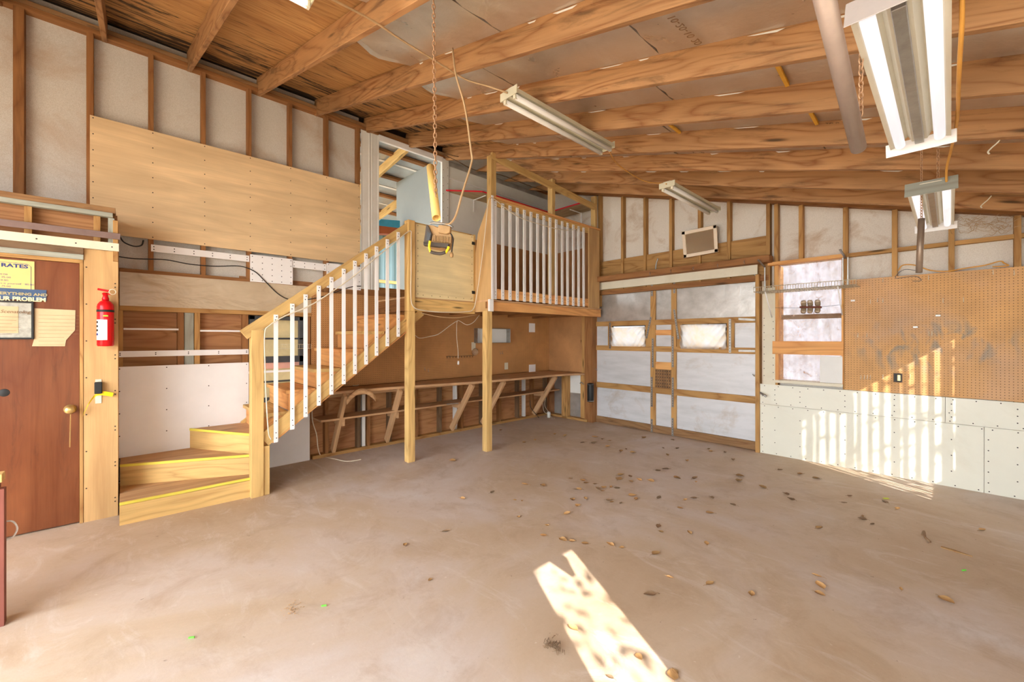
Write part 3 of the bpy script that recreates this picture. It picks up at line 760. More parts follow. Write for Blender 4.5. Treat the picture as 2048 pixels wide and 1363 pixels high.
# cables on the left wall
tag(tube('black_cable', [PX(u, v_, XW + .02) for u, v_ in ((232, 512), (270, 517), (330, 519), (380, 528), (430, 532), (480, 532), (510, 543), (530, 562), (560, 590), (590, 600), (640, 594), (700, 574), (722, 572))], .005, M['black']), 'black cable strung across the studs from the door bay to the handrail', 'cable')
tag(tube('black_cable', [PX(u, v_, XW + .03) for u, v_ in ((238, 470), (248, 484), (268, 492), (283, 490), (287, 480))], .006, M['black']), 'short looped black cable beside the end of the metal strip over the door', 'cable')

# ================================================================== SIGNS ON THE DOOR
xD = -.012
def dbox(name, u0, v0, u1, v1, mat, th=.004, x=xD, parent=None):     # rectangle on the door; heights at the right edge
    y1 = PX(u1, v0, x).y; y0 = PX(u0, v0, x).y
    return box(name, (x, x + th), (y0, y1), (PX(u1, v1, x).z, PX(u1, v0, x).z), mat, parent, bevel=0)
rt = (0, 1, 0); upv = (0, 0, 1)
s1 = empty('rates_sign', (xD, -.65, 1.85), 'pale yellow sign with blue RATES heading on the dark door', 'sign')
dbox('board', -70, 523, 69, 580, M['sign_y'], .004, xD, s1)
e = .0045
def dpt(u, v_, x=xD + e): return PX(u, v_, x)
text('heading', 'R RATES', dpt(-16, 531) * 1, rt, upv, .036, M['navy'], s1, sx=1.25, bold=.0012)
for s_, (u, v_) in (('0.00', (0, 549)), ('25.00', (2, 555)), ('0.00', (1, 561)), ('n it yourself   80.00', (0, 567)), ('75.00', (2, 573))):
    text('price_line', s_, dpt(u, v_), rt, upv, .017, M['grey_ink'], s1, sx=1.2)
bz0, bz1 = dpt(62, 579).z, dpt(62, 528).z; by = dpt(62, 540).y
tube('border_line', [(xD + e, -1.2, bz1 + .002), (xD + e, by - .02, bz1), (xD + e, by, bz1 - .02), (xD + e, by, bz0)], .0013, M['navy'], s1, 5, False)
s2 = empty('slogan_sign', (xD, -.6, 1.7), 'narrow blue sticker reading EVERYTHING AND over PROBLEM below the rates sign', 'sign')
dbox('sticker', -70, 580, 93, 601, M['sign_b'], .005, xD, s2)
text('upper_line', 'ERYTHING AND', dpt(-1, 588, xD + .006), rt, upv, .028, plain('gold_ink', '#b9ab7c', .6), s2, sx=1.12, bold=.0008)
text('lower_line', 'UR PROBLEM', dpt(-2, 599.5, xD + .006), rt, upv, .041, plain('cream_ink', '#f0e4b4', .6), s2, sx=.93, bold=.0016)
s3 = empty('framed_certificate', (xD, -.7, 1.5), 'framed certificate with grey mat and black frame on the door', 'certificate')
yR = dpt(68, 640).y; zT = dpt(68, 603).z; zB_ = dpt(68, 678).z
box('frame', (xD, xD + .018), (-1.02, yR), (zB_, zB_ + .012), M['black'], s3); box('frame', (xD, xD + .018), (-1.02, yR), (zT - .012, zT), M['black'], s3); box('frame', (xD, xD + .018), (yR - .012, yR), (zB_, zT), M['black'], s3)
box('mat_board', (xD, xD + .006), (-1.02, yR - .01), (zB_ + .01, zT - .01), plain('mottled_grey_mat', '#b3b0a4', .6, 0, .3, 30), s3, bevel=0)
box('certificate_paper', (xD, xD + .008), (-1.02, yR - .075), (zB_ + .045, zT - .04), M['paper'], s3, bevel=0)
text('title', 'Scenatology', dpt(0, 625, xD + .009), rt, (0, -.1, 1), .032, M['brown_ink'], s3, font_shear=.3)
for k in range(6): box('text_line', (xD + .008, xD + .0088), (-.70, -.56 - .02 * (k % 3)), (dpt(0, 633 + 7 * k).z, dpt(0, 633 + 7 * k).z + .002), M['brown_ink'], s3, bevel=0)
pp = [PX(u, v_, xD + .002) for u, v_ in ((69, 616), (151, 620), (150, 660), (132, 680), (130, 692), (64, 692), (69, 675))]
s4 = empty('torn_paper', pp[0], 'torn stained paper sheet tacked to the door right of the certificate', 'paper')
prism('sheet', pp, (.002, 0, 0), M['paper'], s4, grain=(0, 1, 0))
for k in range(9):
    z = pp[0].z - .05 - .028 * k; box('ruled_line', (xD + .0045, xD + .005), (pp[0].y + .02, pp[0].y + .02 + (.24 if k < 6 else .13)), (z, z + .0015), M['brown_ink'], s4, bevel=0)
tag(lathe('paint_blotch', [(.028, 0), (.026, .001)], (xD, PX(8, 785, xD).y, PX(8, 785, xD).z), (1, 0, 0), M['black']), 'round black blotch on the dark door', 'mark')

# fire extinguisher
ex = PX(211, 692, .06); xe, ye = .06, ex.y; h0 = PX(211, 692, .06).z; h1 = PX(211, 600, .06).z; hh = h1 - h0
fe = empty('fire_extinguisher', (xe, ye, h0), 'red fire extinguisher hung on the plywood beside the door', 'fire extinguisher')
lathe('cylinder', [(.0, 0), (.044, .001), (.05, .01), (.05, hh * .86), (.046, hh * .91), (.035, hh * .96), (.018, hh)], (xe, ye, h0), (0, 0, 1), M['red'], fe)
lathe('neck', [(.02, 0), (.022, .01), (.016, .03), (.014, .06)], (xe, ye, h0 + hh), (0, 0, 1), M['red'], fe)
board('handle', (xe, ye - .045, h0 + hh + .085), (xe, ye + .025, h0 + hh + .072), (1, 0, 0), .022, .016, M['red'], fe, .003)
board('lever', (xe, ye - .02, h0 + hh + .05), (xe, ye + .03, h0 + hh + .05), (1, 0, 0), .018, .012, M['red'], fe, .003)
ring = [(xe + .012, ye + .04 + .02 * math.cos(a_ * .785), h0 + hh + .068 + .022 * math.sin(a_ * .785)) for a_ in range(8)]
v, f = tube_geo(ring, .0028, 6, closed=True); geo('pull_ring', v, f, M['cream'], fe)
lathe('strap', [(.0515, 0), (.0515, .018)], (xe, ye, h0 + hh * .74), (0, 0, 1), M['black'], fe)
# curved label on the cylinder
v = []; f = []
for i in range(9):
    a_ = R(-75 + i * 11); d_ = Vector((math.cos(a_), math.sin(a_), 0)) * .0508
    v += [(xe + d_.x, ye + d_.y, h0 + .05), (xe + d_.x, ye + d_.y, h0 + .21)]
for i in range(8): f.append((2 * i, 2 * i + 2, 2 * i + 3, 2 * i + 1))
geo('label', v, f, M['white'], fe)
for k in range(4):
    a_ = R(-62); d_ = Vector((math.cos(a_), math.sin(a_), 0)) * .0512
    lathe('pictogram', [(.010, 0), (.010, .001)], (xe + d_.x, ye + d_.y, h0 + .19 - .032 * k), d_, M['black'] if k < 3 else M['navy'], fe, 8)
box('green_tag', (xe + .05, xe + .052), (ye - .012, ye + .016), (h0 + .235, h0 + .245), plain('lime_sticker', '#9be84a', .5), fe)
box('bracket', (0, xe - .03), (ye - .015, ye + .015), (h0 + .1, h0 + hh), M['black'], fe)
# black box with tape
bx = PX(197, 785, .0)
kb = empty('latch_box', (0, bx.y, bx.z), 'small black box on a pale plate beside the door edge', 'latch')
box('backplate', (0, .006), (bx.y - .018, bx.y + .018), (PX(197, 806, 0).z, PX(197, 758, 0).z), M['cream'], kb)
box('case', (.006, .045), (bx.y - .022, bx.y + .022), (PX(197, 786, 0).z, PX(197, 763, 0).z), M['black'], kb, .004)
tp = [PX(u, v_, .03) for u, v_ in ((226, 789), (205, 786), (192, 789), (178, 806), (167, 828))]
v = []; f = []
for i, p in enumerate(catmull(tp, 5)):
    tw = Vector((.006 * math.sin(i * .6), .004, .016)); v += [p - tw, p + tw]
for i in range(len(v) // 2 - 1): f.append((2 * i, 2 * i + 2, 2 * i + 3, 2 * i + 1))
tag(geo('caution_tape', v, f, M['yellowp']), 'strip of yellow tape hanging from the black box toward the door', 'tape')

# ================================================================== STAIRCASE
stc = empty('staircase', (0, .4, 0), 'open wooden staircase with three corner steps and a straight flight up to the loft', 'staircase')
XI, XO = -.50, .27
yellow_nose = wood('yellow_painted_nosing', '#f0cc50', .3, 0, False, 5)
r1 = [Vector((.27, -.035, 0)), Vector((.29, .83, 0))]
r2 = [Vector((-.25, -.035, 0)), Vector((.17, .87, 0))]
r3 = [Vector((-.72, .373, 0)), Vector((.17, .875, 0))]
r4 = [Vector((-.545, .965, 0)), Vector((.25, .985, 0))]
def rise(a, b, z0, z1, mat=None):
    n = (b - a).cross(Vector((0, 0, 1))).normalized() * -.03
    if n.x > 0: n = -n
    prism('riser', [a + Vector((0, 0, z0)), b + Vector((0, 0, z0)), b + Vector((0, 0, z1)), a + Vector((0, 0, z1))], n, mat or M['yellow'], stc, grain=b - a)
def trd(pts, z, t=.02, mat=None): prism('tread', [Vector((p[0], p[1], z - t)) for p in pts], (0, 0, t), mat or M['bench'], stc, grain=(0, 1, 0))
def nose(a, b, z):
    d = (b - a).normalized(); board('nosing', a + Vector((0, 0, z - .008)) , b + Vector((0, 0, z - .008)), (0, 0, 1), .022, .012, yellow_nose, stc)
W = XW + .012
rise(r1[0], r1[1], 0, .155, M['yellow']); trd([r1[0], r1[1], (.1, .95), (W, .95), (W, -.035)], .172); nose(r1[0], r1[1], .175)
rise(r2[0], r2[1], .172, .335, M['yellow']); trd([r2[0], r2[1], (.1, .95), (W, .95), (W, -.035)], .352); nose(r2[0], r2[1], .354)
rise(Vector((W, .468, 0)), r3[1], .352, .525, M['yellow']); trd([(W, .468), r3[1], (.26, .99), (W, .99)], .542); nose(Vector((W, .468, 0)), r3[1], .544)
# straight flight
TY = [.975, 1.150, 1.398, 1.646, 1.891, 2.135, 2.387]; TZ = [.741, .942, 1.133, 1.331, 1.524, 1.72, 1.92]
yr_ = [.93, 1.15, 1.398, 1.646, 1.891, 2.135]
for i in range(6):
    y0, y1, z = yr_[i] - .02, [1.15, 1.398, 1.646, 1.891, 2.135, 2.387][i], TZ[i]
    a, b = (XI, y0), (XO, y0)
    prism('tread', [(XI, y0, z - .035), (XO, y0, z - .035), (XO, y1, z - .035), (XI, y1, z - .035)], (0, 0, .035), M['orange'] if i % 2 else M['yellow'], stc, .002, grain=(1, 0, 0))
    zb_ = TZ[i - 1] if i else .542
    box('riser', (XI, XO - .03), (y0 + .03, y0 + .055), (zb_, z - .035), M['orange'], stc)
    box('riser_end', (XO - .03, XO), (y0 + .025, y0 + .06), (zb_, z - .035), M['orange'], stc)
sa, sb = Vector((.30, .965, .53)), Vector((.30, 2.40, 1.62))
for xx in (.30, XI - .02):
    a = Vector((xx, .93, .50)); b = Vector((xx, 2.42, 1.63))
    board('stringer', a, b, (0, 0, 1), .13, .036, M['yellow'], stc, .002)
tb = [1.15, 1.398, 1.646, 1.891, 2.135, 2.387]
saw = [(.93, .42)]
for i in range(6):
    ya_ = yr_[i] + .03; saw += [(ya_, TZ[i] - .036), ((yr_[i + 1] + .03) if i < 5 else 2.40, TZ[i] - .036)]
saw += [(2.40, 1.50)]
prism('carriage', [(.236, y_, z_) for y_, z_ in saw], (.03, 0, 0), M['orange'], stc, grain=(0, .78, .6))
board('stringer_edge', Vector((.30, 1.0, .47)), Vector((.30, 2.38, 1.52)), (0, 0, 1), .02, .036, M['orange'], stc, .002)
board('newel_post', (.30, .875, 0), (.30, .875, 1.52), (0, 1, 0), .10, .09, M['yellow'], stc, .003)
box('newel_block', (.27, .33), (.925, .975), (0, .45), M['yellow'], stc)
board('handrail', (.325, .77, 1.475), (.325, 2.44, 2.77), (0, 0, 1), .095, .038, M['yellow'], stc, .003)
zf = lambda y: (y - 1.021) / (2.263 - 1.021)
for y, t0, b0 in [(1.021, 1.665, .476), (1.161, 1.775, .574), (1.279, 1.872, .678), (1.402, 1.968, .775), (1.524, 2.066, .873), (1.648, 2.164, .97), (1.765, 2.261, 1.068), (1.886, 2.356, 1.163), (2.004, 2.45, 1.254), (2.131, 2.548, 1.355), (2.263, 2.651, 1.462)]:
    box('baluster', (.346, .358), (y - .0175, y + .0175), (b0, t0), M['white'], stc, screws=([(.358, y + .004, t0 - .02), (.358, y - .004, t0 - .05), (.358, y + .004, b0 + .04), (.358, y, b0 + .09), (.358, y, b0 + .2)], (1, 0, 0)))
board('gusset', (.25, 2.42, 1.60), (.25, 2.62, 1.76), (0, 0, 1), .09, .04, M['yellow'], stc)

# ================================================================== LOFT
lf = empty('loft', (0, 4.2, 0), 'raised wooden loft platform on two square posts under the roof', 'loft')
box('floor_deck', (XW, .31), (2.42, 3.40), (1.92, 1.94), M['bench'], lf, long=1)
box('floor_deck', (XW, .62), (3.40, YB - .005), (1.92, 1.94), M['bench'], lf, long=1)
box('front_beam', (.272, .31), (2.42, 3.40), (1.765, 1.918), M['yellow'], lf)
box('rim_beam', (.57, .61), (3.40, YB - .01), (1.80, 1.918), M['orange'], lf)
box('rim_beam', (.53, .569), (3.40, YB - .01), (1.83, 1.918), M['stud'], lf)
box('end_beam', (XW + .02, .31), (2.42, 2.46), (1.765, 1.918), M['stud'], lf)
for yy in (3.6, 4.2, 4.8, 5.4): box('joist', (XW, .57), (yy - .02, yy + .02), (1.80, 1.918), M['stud'], lf)
board('post', (.315, 2.43, 0), (.315, 2.43, 1.76), (0, 1, 0), .09, .09, M['yellow'], lf, .003)
board('post', (.585, 3.385, 0), (.585, 3.385, 1.80), (0, 1, 0), .09, .09, M['yellow'], lf, .003)
board('gate_post', (.315, 2.43, 1.761), (.315, 2.43, 2.82), (0, 1, 0), .09, .09, M['yellow'], lf, .003)
for yc, wd in ((3.47, .085), (4.645, .07), (5.72, .06)):
    board('upper_post', (.57, yc, 1.94), (.57, yc, rb(.57) + .01), (0, 1, 0), wd, .09, M['yellow'], lf, .003)
board('diagonal_rail', (.60, 3.44, 3.80), (.60, 5.74, 3.62), (0, 0, 1), .09, .038, M['yellow'], lf, .002)
# railing with white balusters
rl = empty('balcony_railing', (.65, 4.6, 1.95), 'loft front railing with fifteen white slats and a wooden cap', 'railing')
box('top_rail', (.61, .638), (3.42, 5.47), (3.15, 3.235), M['yellow'], rl)
box('cap_rail', (.585, .665), (3.42, 5.77), (3.235, 3.262), M['orange'], rl)
box('toe_board', (.61, .638), (3.42, 5.47), (1.955, 2.08), M['orange'], rl)
box('end_panel', (.625, .65), (5.475, 5.765), (1.94, 3.234), M['ply_jamb'], rl, long=2)
box('end_backing', (.56, .62), (5.475, 5.50), (1.94, 3.234), M['stud'], rl)
for uz in (1058, 1110, 1160, 1210, 1258, 1303, 1348, 1391, 1433, 1475, 1515, 1553, 1591, 1628, 1662):
    y = PX(680 + uz / 3.407, 500, .65).y
    box('baluster', (.639, .652), (y - .023, y + .023), (1.945, 3.205), M['white'], rl, screws=([(.652, y + .005, 3.18), (.652, y - .005, 3.15), (.652, y, 2.0), (.652, y, 2.04)], (1, 0, 0)))
box('corner_strip', (.66, .672), (3.385, 3.42), (1.94, 3.26), M['white'], rl)
box('corner_block', (.64, .672), (3.352, 3.42), (1.785, 1.938), M['white'], rl)
o = prism('side_panel', [(.315, 3.402, 1.79), (.66, 3.402, 1.79), (.66, 3.402, 3.24), (.62, 3.402, 3.24), (.37, 3.402, 2.83), (.315, 3.402, 2.55)], (0, .012, 0), M['ply_jamb'], rl, grain=(0, 0, 1))
# gate
gt = empty('loft_gate', (.33, 2.9, 1.95), 'plywood gate between the stair top and the balcony, on black hinges', 'gate')
gy0, gy1 = PX(831, 500, .325).y, PX(947, 500, .325).y
box('panel', (.315, .328), (gy0, gy1), (1.93, 2.80), M['ply_gate'], gt, long=1, screws=([(.328, gy0 + .03 + q * (gy1 - gy0 - .06), z) for q in (0, 1) for z in [1.97 + .09 * k for k in range(10)]] + [(.328, gy0 + .1 + .12 * k, 1.96) for k in range(7)], (1, 0, 0)))
box('gate_rail', (.27, .314), (gy0, gy1 - .02), (2.76, 2.82), M['yellow'], gt)
box('gate_stile', (.285, .322), (gy1 + .003, gy1 + .035), (1.93, 2.82), M['yellow'], gt)
for z in (2.05, 2.70):
    box('hinge', (.328, .334), (gy1 - .03, gy1 + .02), (z - .02, z + .02), M['black'], gt)
box('brown_backing', (XW, .56), (YB - .01, YB), (1.945, 3.02), M['hardboard'], wb_, bevel=0)
# loft back wall
box('white_boards', (XW - .02, XW + .0), (3.50, YB), (3.02, 4.05), M['white_dirty'], wl_, bevel=0)
box('white_batten', (XW, XW + .012), (3.50, YB), (3.86, 3.875), M['white'], wl_)
box('white_column', (XW - .02, XW + .02), (3.44, 3.56), (2.1, 4.13), M['white_dirty'], wl_, screws=([(XW + .02, 3.46, 2.4 + .12 * k) for k in range(14)] + [(XW + .02, 3.54, 2.45 + .12 * k) for k in range(14)], (1, 0, 0)))
box('brown_backing', (XW - .02, XW), (3.50, YB), (1.94, 3.02), M['hardboard'], wl_, bevel=0)
box('foil_upper', (XW - .03, XW - .02), (3.50, YB), (4.05, 4.15), M['foilwall'], wl_, bevel=0)
for yy in (4.6, 5.3): box('loft_stud', (XW, XW + .04), (yy, yy + .05), (1.94, 3.0), M['stud'], wl_)
for y in (3.52, 4.13, 4.74): # insulation stuffed between rafters at the wall
    box('foil_block', (XW + .0, XW + .5), (y + .03, y + .57), (rb(XW + .3) + .09, rb(XW + .3) + .12), M['foilwall'], ceil)
tag(box('partition_panel', (-1.95, XW - .021), (3.44, 3.46), (1.9, 4.15), M['grey_panel']), 'tall smooth grey partition seen through the wall opening beside the stairs', 'partition')
# red edged shelf
sh = empty('corner_shelf', (XW, 4.6, 3.66), 'L-shaped shelf with red front edge high on the white loft wall', 'shelf')
zsf = 3.655
osb = wood('shelf_underside', '#b9926c', .35, .1, False, 9)
prism('shelf_board', [(XW, 3.50, zsf), (-.2, 3.95, zsf), (-.2, 5.45, zsf), (XW, 5.45, zsf)], (0, 0, .018), osb, sh, grain=(0, 1, 0))
prism('shelf_board', [(XW, 5.45, zsf), (.52, 5.45, zsf), (.52, YB, zsf), (XW, YB, zsf)], (0, 0, .018), osb, sh, grain=(1, 0, 0))
for a, b in (((XW + .01, 3.50), (-.2, 3.94)), ((-.2, 3.94), (-.2, 5.45)), ((-.2, 5.45), (.5, 5.45))):
    board('red_edge', (a[0], a[1], zsf + .009), (b[0], b[1], zsf + .009), (0, 0, 1), .022, .006, M['redline'], sh)
for yy in (4.05,): 
    board('bracket', (XW + .005, yy, zsf - .2), (XW + .005, yy, zsf), (0, 1, 0), .02, .01, M['white'], sh); board('bracket', (XW, yy, zsf - .012), (-.25, yy, zsf - .012), (0, 1, 0), .02, .01, M['white'], sh)
board('bracket', (.2, YB - .01, zsf - .3), (.2, YB - .01, zsf), (1, 0, 0), .02, .01, M['white'], sh); board('bracket', (.2, YB, zsf - .012), (.2, YB - .33, zsf - .012), (1, 0, 0), .02, .01, M['white'], sh)
# blue and orange boat in the carport
bt = empty('boat', (-2.2, 3.2, 3.0), 'blue and orange painted board just seen through the wall opening above the handrail', 'board')
pa, pb, pc, pd = [PX(u, v_, -1.6) for u, v_ in ((750, 450), (762, 438), (800, 441), (800, 456))]
prism('blue_side', [pa, pb, pc, pd], (-.15, 0, 0), plain('sky_blue_paint', '#4fb4d8', .4, 0, .15, 8), bt)
pe, pf = [PX(u, v_, -1.6) for u, v_ in ((800, 468), (750, 466))]
prism('orange_side', [pa, pd, pe, pf], (-.15, 0, 0), plain('rust_orange_paint', '#c4683a', .5, 0, .1, 8), bt)

# ================================================================== CORD ALONG RAILS
Z6 = lambda u, v_: (480 + u / 2.726, 440 + v_ / 2.726)
Z5 = lambda u, v_: (680 + u / 3.407, 240 + v_ / 3.407)
c1 = [PX(*Z6(u, v_), .375) for u, v_ in ((170, 1195), (155, 1150), (142, 950), (137, 800), (135, 620), (160, 575), (240, 525), (400, 455), (600, 320), (760, 190), (900, 75), (932, 60))]
c1 += [PX(*Z5(u, v_), .375) for u, v_ in ((485, 800), (485, 1000), (483, 1200), (500, 1270), (560, 1295), (700, 1308), (860, 1305), (905, 1290))]
c1 += [PX(*Z5(u, v_), xx) for u, v_, xx in ((925, 1230, .40), (960, 1000, .50), (990, 750, .62), (1010, 560, .70), (1030, 530, .69), (1060, 545, .68), (1200, 650, .67), (1330, 700, .67), (1500, 745, .67), (1600, 745, .67), (1635, 725, .67))]
tag(tube('tan_cord', c1, .006, M['cord_w'], seg=6, n=5), 'pale cord stapled along the handrail, gate and loft railing', 'cord')
Z7 = lambda u, v_: (780 + u / 3.587, 560 + v_ / 3.587)
tag(tube('drop_light_cable', [PX(*Z7(u, v_), .05) for u, v_ in ((640, 250), (600, 300), (550, 320), (487, 290), (478, 360), (480, 430), (488, 500), (489, 560))], .004, M['cord_w'], seg=6), 'white cord with socket end hanging under the loft', 'cord')
lathe('cord_socket', [(.012, 0), (.014, .02), (.01, .05)], PX(*Z7(490, 605), .05), (0, 0, 1), M['white'], None)
tag(bpy.data.objects['cord_socket'], 'small white socket at the end of the cord hanging under the loft', 'socket')
tag(tube('swag_cord', [PX(*Z7(u, v_), .05) for u, v_ in ((180, 395), (215, 415), (290, 402), (350, 385), (430, 325), (487, 288))], .0045, M['cord_w'], seg=6), 'white cord sagging from the stair post toward the hanging socket', 'cord')
tag(tube('swag_cord', [PX(*Z7(u, v_), .33) for u, v_ in ((230, 238), (350, 262), (480, 270), (580, 255), (620, 248))], .005, M['cord'], seg=6), 'tan cord sagging just under the beam below the gate', 'cord')
tag(tube('bench_cord', [PZ(u, v_, z) for u, v_, z in ((690, 768, .845), (715, 770, .845), (735, 758, .86), (760, 763, .85), (785, 762, .85), (808, 758, .845))], .005, M['cord_w'], seg=6), 'pale cord lying loose on the near end of the workbench', 'cord')
tag(tube('floor_cord', [PX(624, 800, -.5), PX(625, 840, -.48), PX(633, 868, -.46), PX(637, 900, -.45), PZ(645, 912, .006), PZ(670, 917, .006), PZ(695, 922, .006), PZ(722, 918, .006)], .006, M['cord_w'], seg=6), 'pale cord hanging down by the stair foot and trailing on the floor', 'cord')

for lab, pts_ in (('thin dark cable strung under the roof at the back of the loft', ((570, 175), (780, 270), (920, 340), (1100, 375), (1300, 450), (1430, 490))), ('brown cable under the roof from the wall opening to the first loft post', ((570, 172), (700, 222), (830, 252), (1000, 262)))):
    tag(tube('loft_cable', [PX(*Z5(u, v_), -.2) for u, v_ in pts_], .006, M['stud_dark'], seg=6), lab, 'cable')
# ================================================================== WORKBENCH
wbn = empty('workbench', (XW, 3.8, 0), 'long wooden workbench with a lower shelf along the left wall', 'workbench')
top = [(XW + .01, PX(640, 780, XW).y - .1), (-.18, 1.40), (-.16, 2.4), (-.02, 3.2), (.08, 3.7), (.115, 4.4), (.125, 5.3), (.2, 5.62), (.30, YB - .04), (XW + .01, YB - .04)]
prism('bench_top', [(x, y, .80) for x, y in top], (0, 0, .032), M['bench'], wbn, .002, grain=(0, 1, 0))
box('bench_apron', (XW + .01, XW + .04), (1.3, YB - .05), (.72, .80), M['bench'], wbn)
box('lower_shelf', (XW + .01, -.25), (1.62, YB - .06), (.485, .507), M['bench'], wbn, long=1)
for y in (1.85, 2.55, 3.6, 4.2, 5.4):
    xt = -.14 if y < 3 else .0
    board('brace', (XW + .03, y, .07), (xt, y, .79), (0, 1, 0), .038, .085, M['bench'], wbn, .002)
    box('bearer', (XW + .01, xt - .02), (y + .02, y + .055), (.765, .799), M['bench'], wbn)
    box('shelf_bearer', (XW + .01, -.28), (y + .02, y + .055), (.40, .484), M['bench'], wbn)
# curved wooden offcut and clutter at bench
bc = [PZ(u, v_, .84) for u, v_ in ((690, 781), (700, 779), (712, 776))]
arc = [Vector((-.12, 1.86 + .035 * k, .78 + .0 - .0045 * (k - 5) ** 2 + .04)) for k in range(0, 11)]
v = []; f = []
for p in arc: v += [p + Vector((0, 0, .03)), p - Vector((0, 0, .03))]
for i in range(10): f.append((2 * i, 2 * i + 1, 2 * i + 3, 2 * i + 2))
o = geo('curved_offcut', v, f, M['bench'], None); sm_ = o.modifiers.new('thick', 'SOLIDIFY'); sm_.thickness = .03; sm_.offset = 0
tag(o, 'curved wooden offcut hooked over the near edge of the workbench', 'offcut')
tag(board('metal_bar', (-.2, 3.30, .515), (-.16, 3.47, .515), (0, 0, 1), .012, .02, M['steel']), 'small steel bar lying on the lower bench shelf by a brace', 'bar')
# debris and cables under the far end of the bench
for k, (a, b, c) in enumerate([((1060, 800), (1062, 815), (1072, 832)), ((1085, 800), (1088, 822), (1098, 832)), ((1092, 790), (1090, 812), (1104, 834))]):
    tag(tube('loose_cable', [PX(a[0], a[1], -.48), PX(b[0], b[1], -.46), PX(c[0], c[1] - 4, -.42), PZ(c[0] + 6, c[1] + 3, .01)], .005, M['black' if k == 0 else 'cord_w'], seg=6), ['black cable drooping to the floor under the far end of the workbench', 'pale cable hanging beside the last bench brace', 'pale cable nearest the corner under the workbench'][k], 'cable')
j = PZ(1105, 838, .0); tag(lathe('tin_can', [(.03, 0), (.03, .10), (.027, .10), (.027, .01)], (-.35, 5.62, 0), (0, 0, 1), M['white_dirty'], None, 16), 'pale can on the floor in the corner under the workbench', 'can')

# items on the left pegboard
px0 = XW + .008
cb = empty('metal_box', (px0, 4.1, 1.5), 'open shallow steel box mounted on the pegboard behind the loft post', 'box')
by0, by1 = PX(943, 670, px0 + .0).y + .05, PX(1021, 670, px0 + .10).y
bz0, bz1 = 1.40, 1.565
bz1 = PX(1018, 657, px0 + .1).z; bz0 = PX(1018, 685, px0 + .1).z
box('back', (px0, px0 + .004), (by0, by1), (bz0, bz1), M['white_dirty'], cb)
for nm, yr, zr in (('side', (by0, by0 + .006), (bz0, bz1)), ('side', (by1 - .006, by1), (bz0, bz1)), ('top', (by0, by1), (bz1 - .006, bz1)), ('bottom', (by0, by1), (bz0, bz0 + .006))):
    box(nm, (px0, px0 + .1), yr, zr, M['steel'], cb)
G = 'cover plates on the left pegboard'
for nm, u0, v0, u1, v1, mt, lab, cat in (('cover_plate', 1058, 646, 1070, 664, 'white', 'white blank cover plate on the pegboard right of the steel box', 'cover plate'), ('cover_plate', 1058, 729, 1071, 745, 'white', 'white outlet plate just above the bench top near the corner', 'outlet'), ('switch_plate', 1009, 725, 1016, 738, 'cream', 'cream switch plate on the pegboard below the steel box', 'switch'), ('cover_plate', 1059, 617, 1071, 625, 'white', 'white plate near the loft underside on the pegboard', 'cover plate'), ('outlet_plate', 943, 684, 951, 700, 'cream', 'cream outlet under the left end of the steel box', 'outlet')):
    a = PX(u0, v0, px0 + .003); b = PX(u1, v1, px0 + .003)
    tag(box(nm, (px0, px0 + .006), (a.y, b.y), (b.z, a.z), M[mt]), lab, cat)
p = PX(949, 702, px0 + .06)
o = lathe('clear_bag', [(.02, .0), (.05, .03), (.055, .07), (.03, .11), (.012, .12)], p - Vector((0, 0, .07)), (0, .2, 1), M['glass'], None, 14); tag(o, 'clear plastic cover bulging below the cream outlet', 'cover')
def hook(p, n, up=.02, L=.03):
    p = Vector(p); n = Vector(n); z = Vector((0, 0, 1)); return [p + z * .008, p + n * .004, p + n * .006 - z * L, p + n * .022 - z * (L + .006), p + n * .026 - z * (L - .012)]
for k, (u, v_) in enumerate(((849, 735), (856, 738), (1000, 703), (1004, 703))):
    tag(tube('peg_hook', hook(PX(u, v_, px0 + .002), (1, 0, 0)), .002, M['steel'], seg=5), 'small steel peg hook on the brown pegboard under the loft', 'hook', 'peg hooks on the left pegboard')
o = empty('tool_rack', PX(905, 712, px0), 'dark slotted tool strip on the pegboard under the loft', 'rack')
a = PX(893, 712, px0 + .01); b = PX(944, 716, px0 + .01)
box('bar', (px0, px0 + .02), (a.y, b.y), (a.z - .008, a.z), M['stud_dark'], o)
for k in range(10): y = a.y + (b.y - a.y) * k / 9; box('prong', (px0 + .02, px0 + .03), (y - .004, y + .004), (a.z - .03, a.z), M['stud_dark'], o)

# ================================================================== GARAGE DOOR
yg = YB + .03
gd = empty('door_2', ((GX0 + GX1) / 2, yg, 0), kind='structure')
Z8 = lambda u, v_: (1160 + u / 2.525, 380 + v_ / 2.525)
def gx(u): return PY(1160 + u / 2.525, 700, yg).x
def gz(u, v_): return PY(*Z8(u, v_), yg).z
zt_, z1t, z1b = gz(890, 430), gz(890, 637), gz(890, 668)
z2t, z2b, z3t, z3b, z4t, z4b = gz(890, 796), gz(890, 828), gz(885, 1042), gz(885, 1078), gz(885, 1270), 0.0
x0, x1 = GX0 - .0, GX1
xa, xb, xc, xd = gx(355), gx(380), gx(460), gx(485)
wlx0, wlx1, wrx0, wrx1 = gx(162), gx(330), gx(515), gx(740)
def sheet(a, b, c, d, m='galv'): box('door_sheet', (a, b), (yg + .03, yg + .036), (c, d), M[m], gd, bevel=0, long=0 if True else None)
sheet(x0, x1, z1b, zt_ + .02, 'foilwall'); sheet(x0, x1, 0, z2t)
sheet(x0, wlx0, z2t, z1b); sheet(wlx1, wrx0, z2t, z1b); sheet(wrx1, x1, z2t, z1b)
